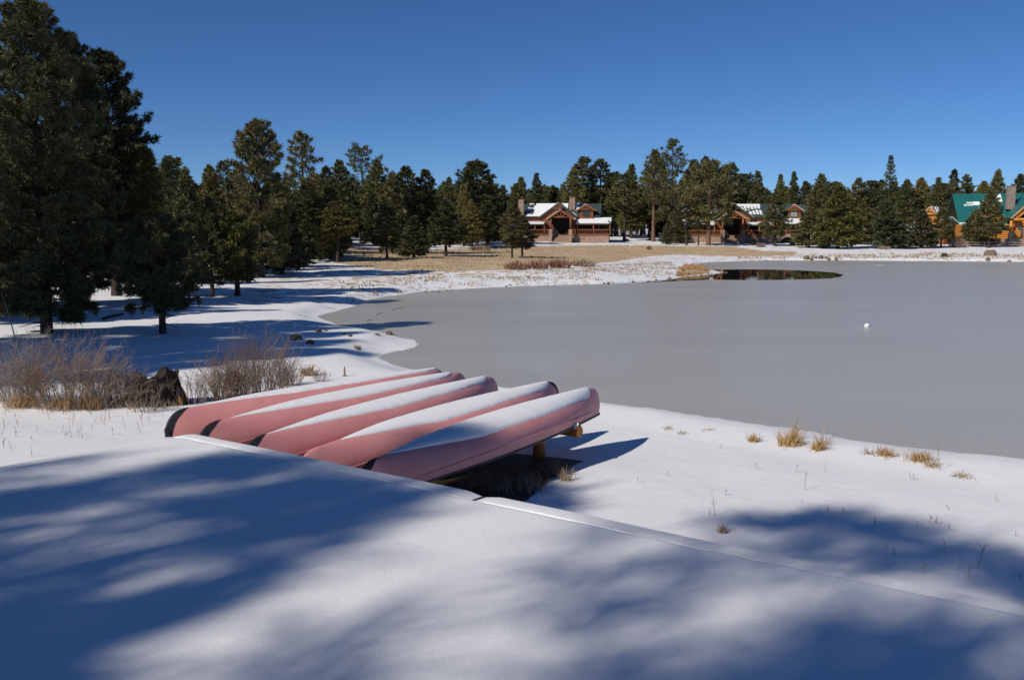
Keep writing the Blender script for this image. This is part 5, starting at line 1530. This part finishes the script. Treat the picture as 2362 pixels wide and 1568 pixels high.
# shoreline stones and tufts that no one could count
def shore_bits():
    rng = random.Random(8); mb = MB(); gb = []
    V = []; F = []
    n = len(SHORE_PX)
    for i in range(3, n - 22):
        a, b = SHORE[i], SHORE[i + 1]
        L = math.hypot(b[0] - a[0], b[1] - a[1])
        if L > 80: continue
        for k in range(int(L * .9)):
            t = rng.random(); x = a[0] + (b[0] - a[0]) * t + rng.gauss(0, .35); y = a[1] + (b[1] - a[1]) * t + rng.gauss(0, .35)
            s = rng.uniform(.05, .16); me = ROCKS[rng.randint(0, 5)]
            o = len(V); z = max(gz(x, y), 0)
            V += [(x + v.co.x * s, y + v.co.y * s, z + v.co.z * s * .6) for v in me.vertices]; F += [tuple(q + o for q in f.vertices) for f in me.polygons]
    tag(ob('shore_stones', mesh_np('shore_stones', V, F), M_ROCK), 'row of small dark stones along the far ice edge', 'stones', kind='stuff')
shore_bits()
def grass_field(name, label, poly, n, hr, w, seed, m, per=7):
    """dry grass clumps standing on the ground inside a photo outline"""
    rng = np.random.RandomState(seed)
    xs = np.array([p[0] for p in poly]); ys = np.array([p[1] for p in poly])
    W = np.array([on_ground(*p) for p in poly])
    X = rng.uniform(W[:, 0].min(), W[:, 0].max(), n * 6); Y = rng.uniform(W[:, 1].min(), W[:, 1].max(), n * 6)
    ok = in_poly(X, Y, [tuple(q[:2]) for q in W]); ok &= vnoise(X, Y, .45, 5) + .4 * vnoise(X, Y, 1.6, 6) > -.05
    X, Y = X[ok][:n], Y[ok][:n]; Z = ground_z(X, Y)
    keep = Z > .03; X, Y, Z = X[keep], Y[keep], Z[keep]
    C = np.stack([X, Y, Z - .02], 1); O = np.tile([0, 0, 1.2], (len(C), 1))
    V, F = blades(C, O, per, rng.uniform(*hr, len(C)), w, rng, up=.5, spread=.45)
    tag(ob(name, mesh_np(name, V, F), m), label, 'grass', kind='stuff')
M_MEADOWGRASS = mat('meadow_dry_grass', (.62, .49, .32), (.46, .345, .20), .85, .3, coords='Object')
grass_field('meadow_grass', 'tan dry grass covering the meadow below the lodges', [(p[0], p[1]) for p in MEADOW], 7000, (.10, .22), .12, 1, M_MEADOWGRASS)
grass_field('spit_grass', 'orange-tan dry grass on the little spit by the open water', SPIT, 900, (.12, .28), .11, 2, M_STRAW)
grass_field('bank_grass', 'dry grass wisps in the snow along the far right bank', [(1700, 594), (1830, 590), (2100, 584), (2362, 586), (2362, 599), (1900, 598), (1700, 599)], 520, (.2, .42), .10, 3, M_STRAWPALE)
grass_field('snow_grass', 'tan grass tips speckling the snowy slope by the pond', [(780, 650), (900, 630), (1150, 626), (1400, 612), (1560, 600), (1560, 635), (1440, 648), (1150, 658), (900, 676), (800, 700)], 2200, (.08, .18), .12, 4, M_STRAWPALE)
# ------------------------------------------------------------------ unseen pines behind and left of camera, crowns shaped to shade deck and snow
DECK_PX = [(432, 1001), (2362, 1402), (2362, 1800), (-400, 1800), (-400, 1158)]
DARK_DECK = [(1.0, [(-500, 1215), (-200, 1180), (0, 1150), (150, 1124), (350, 1088), (470, 1064), (545, 1036), (700, 1066), (1000, 1128), (930, 1185), (850, 1243), (700, 1318), (640, 1352), (560, 1402), (470, 1446), (330, 1500), (250, 1790), (-500, 1790)]),
             (1.0, [(-300, 1140), (0, 1082), (232, 1040), (150, 1080), (0, 1122), (-300, 1180)]),
             (.9, [(520, 1790), (640, 1490), (790, 1425), (880, 1420), (760, 1500), (720, 1790)]),
             (.6, [(1440, 1212), (1700, 1260), (1980, 1318), (1980, 1410), (1800, 1360), (1560, 1310), (1440, 1290)]),
             (.55, [(1330, 1290), (1560, 1300), (1800, 1345), (1960, 1400), (1900, 1440), (1700, 1350), (1560, 1340), (1500, 1420), (1400, 1790), (1230, 1790), (1300, 1430)]),
             (.75, [(1900, 1470), (2080, 1440), (2362, 1490), (2500, 1520), (2500, 1790), (1600, 1790), (1750, 1540)]),
             (.38, [(1250, 1290), (2362, 1410), (2362, 1790), (1250, 1790)])]
LIT_DECK = [(.12, [(20, 1232), (230, 1162), (430, 1124), (500, 1130), (360, 1190), (100, 1248)]),
            (.10, [(-60, 1362), (180, 1258), (430, 1212), (460, 1236), (340, 1302), (100, 1356)]),
            (.08, [(300, 1530), (470, 1412), (620, 1370), (670, 1410), (540, 1500), (400, 1790), (250, 1790)]),
            (.02, [(1535, 1405), (1580, 1340), (1680, 1318), (1790, 1342), (1840, 1410), (1800, 1480), (1680, 1512), (1570, 1485)])]
DARK_GROUND = [(1.0, [(1560, 1200), (1700, 1190), (1800, 1172), (1880, 1150), (2000, 1165), (2090, 1195), (2210, 1235), (2500, 1330), (2500, 1500), (2362, 1420), (2300, 1340), (2100, 1270), (1950, 1230), (1800, 1235), (1640, 1222)]),
               (.7, [(1640, 1222), (1800, 1235), (1950, 1230), (2100, 1270), (2300, 1340), (2362, 1400), (1640, 1290)])]
DARK_CANOE = [(1.0, [(780, 1075), (840, 1045), (900, 1008), (1000, 985), (1100, 996), (1170, 1020), (1160, 1060), (1060, 1130), (900, 1130)])]
CANOE_PX = [(360, 1010), (430, 920), (980, 835), (1390, 870), (1400, 950), (1040, 1130), (800, 1130), (430, 1000)]
def land(C):
    """where the sun shadow of each point falls: photo pixel and how dark the photograph is there (2 = outside the picture)"""
    C = np.asarray(C); n = len(C); dens = np.full(n, 2.0)
    def proj(z):
        t = (C[:, 2] - z) / SUN[2]
        P = C - t[:, None] * SUN[None]; return P
    def look(px, dark, lit=()):
        d = np.zeros(len(px))
        for v, poly in reversed(dark): d = np.where(in_poly(px[:, 0], px[:, 1], poly), v, d)
        for v, poly in lit: d = np.where(in_poly(px[:, 0], px[:, 1], poly), v, d)
        return d
    Pd = proj(DZ); pd = to_px(Pd); ind = in_poly(pd[:, 0], pd[:, 1], DECK_PX) & (Pd[:, 1] > .8)
    Pc = proj(1.25); pc = to_px(Pc); inc = in_poly(pc[:, 0], pc[:, 1], CANOE_PX) & (Pc[:, 1] > 7) & ~ind
    Pg = proj(.45); pg = to_px(Pg)
    ing = ~ind & ~inc & (Pg[:, 1] > 3) & (pg[:, 0] > -80) & (pg[:, 0] < 2450) & (pg[:, 1] > 545) & (pg[:, 1] < 1600)
    dens = np.where(ing, look(pg, DARK_GROUND), dens)
    dens = np.where(inc, look(pc, DARK_CANOE), dens)
    dens = np.where(ind, look(pd, DARK_DECK, LIT_DECK), dens)
    return dens
def solid(C):
    """darkest-wins test with the width of a needle tuft round each point"""
    d = land(C)
    for o in ((.24, 0, 0), (-.24, 0, 0), (0, 0, .24), (0, 0, -.24), (0, .24, 0), (0, -.24, 0)): d = np.minimum(d, land(C + np.array(o)))
    return d
SHADERS = [(-10.9, -3.3, 17.3, 2.9), (-11.9, 1.4, 13.7, 2.4), (-8.3, -5.0, 15.5, 2.9), (-5.2, -7.4, 16.5, 2.6)]
def shade_trees():
    rng = np.random.RandomState(12)
    def samples(dark, z, n, lit=()):
        out = []
        for v, poly in dark:
            W = np.array([at_z(x, y, z) for x, y in poly])
            A = .5 * abs(np.dot(W[:, 0], np.roll(W[:, 1], 1)) - np.dot(W[:, 1], np.roll(W[:, 0], 1)))
            k = int(n * A * v * (1 if v > .95 else 1.9))
            lo, hi = W.min(0), W.max(0)
            Q = rng.uniform(lo, hi, (k * 6 + 10, 3)); Q[:, 2] = z
            ok = in_poly(Q[:, 0], Q[:, 1], [tuple(w[:2]) for w in W])
            out.append(Q[ok][:k])
        return np.concatenate(out)
    Q = np.concatenate([samples(DARK_DECK, DZ, 34), samples(DARK_GROUND, .45, 26), samples(DARK_CANOE, 1.25, 40)])
    best = np.full(len(Q), -1); pos = np.zeros((len(Q), 3)); bd = np.full(len(Q), 9.0)
    for k, (tx, ty, H, Rm) in enumerate(SHADERS):
        a = ((tx - Q[:, 0]) * SUN[0] + (ty - Q[:, 1]) * SUN[1]) / (SUN[0] ** 2 + SUN[1] ** 2)
        a = a + rng.normal(0, .9, len(Q))
        P = Q + a[:, None] * SUN[None]
        d = np.hypot(P[:, 0] - tx, P[:, 1] - ty)
        lim = Rm * np.where(P[:, 2] < H * .9, 1, .6)
        ok = (d < lim) & (P[:, 2] > H * .22) & (P[:, 2] < H * 1.0) & (d / lim < bd)
        best = np.where(ok, k, best); pos[ok] = P[ok]; bd = np.where(ok, d / lim, bd)
    labs = ['tall pine behind the photographer at left, shading the deck and the right slope', 'pine left of the deck shading the nearest canoe', 'broad pine behind the deck shading the foreground snow', 'pine nearest behind the photographer']
    for k, (tx, ty, H, Rm) in enumerate(SHADERS):
        z0 = gz(tx, ty)
        off = np.array([tx, ty, z0])
        def cull(C):
            d = solid(C + off)
            return d > .95  # needles over lit areas left out, so the crown shapes the shade
        (V, F), wood = pine(300 + k, H - z0, Rm, base=.22, nbr=100, tpb=14, blade=14, tuft=.40, wf=.11, kind='round', trunk_r=.2, cull=cull, limbs=False)
        P = pos[best == k] - off
        if len(P):
            d = solid(P + off); soft = land(P + off); Pt = P[(d <= .95) & (rng.rand(len(P)) < soft)]; P = P[d > .95]
            O = P * np.array([1, 1, 0]); O /= np.linalg.norm(O, axis=1, keepdims=True) + 1e-6
            V2, F2 = blades(P, O, 16, np.full(len(P), .40), .12, rng)
            F = np.concatenate([F, F2 + len(V)]); V = np.concatenate([V, V2])
            if len(Pt):                          # thin sprays that only half shade
                V3, F3 = blades(Pt, np.tile([0, 0, .3], (len(Pt), 1)), 11, np.full(len(Pt), .55), .036, rng, spread=1.2)
                F = np.concatenate([F, F3 + len(V)]); V = np.concatenate([V, V3])
            for q in P[::9]:
                wood.tube([(0, 0, max(q[2] - .15 * math.hypot(q[0], q[1]), .5)), tuple(q * .5 + np.array([0, 0, q[2] * .5 - .1])), tuple(q)], [.035, .02, .008], 4, caps=False)
        cr = mesh_np('pine_crown_shade%d' % k, V, F); tk = wood.mesh('pine_trunk_shade%d' % k)
        place_tree(tx, ty, z0, 1, 1, 0, cr, tk, labs[k])
shade_trees()
for i, (x, y, H, Rr, lab) in enumerate([(-29.5, 26.0, 14.0, 2.6, 'pine outside the left edge, shading the foot of the tallest dark pine'), (-34.0, 31.0, 15.0, 2.8, 'pine outside the left edge, farthest left of all'), (-28.0, 30.5, 13.0, 2.6, 'pine outside the left edge, closest to the dark stand'),(-23.0, 13.0, 17.0, 2.6, 'pine outside the left edge, nearest of the three that stripe the snow'), (-25.0, 18.5, 17.5, 2.6, 'pine outside the left edge, middle of the three that stripe the snow'), (-21.5, 19.0, 15.0, 2.3, 'pine outside the left edge, smallest of the three that stripe the snow'), (-22.4, 15.9, 16.0, 2.4, 'pine outside the left edge, crowded between the three that stripe the snow')]):
    (cr, tk), h0, r0 = ARCH['mature'][i % 4]
    place_tree(x, y, gz(x, y), Rr / r0, H / h0, i * 2.0, cr, tk, lab)
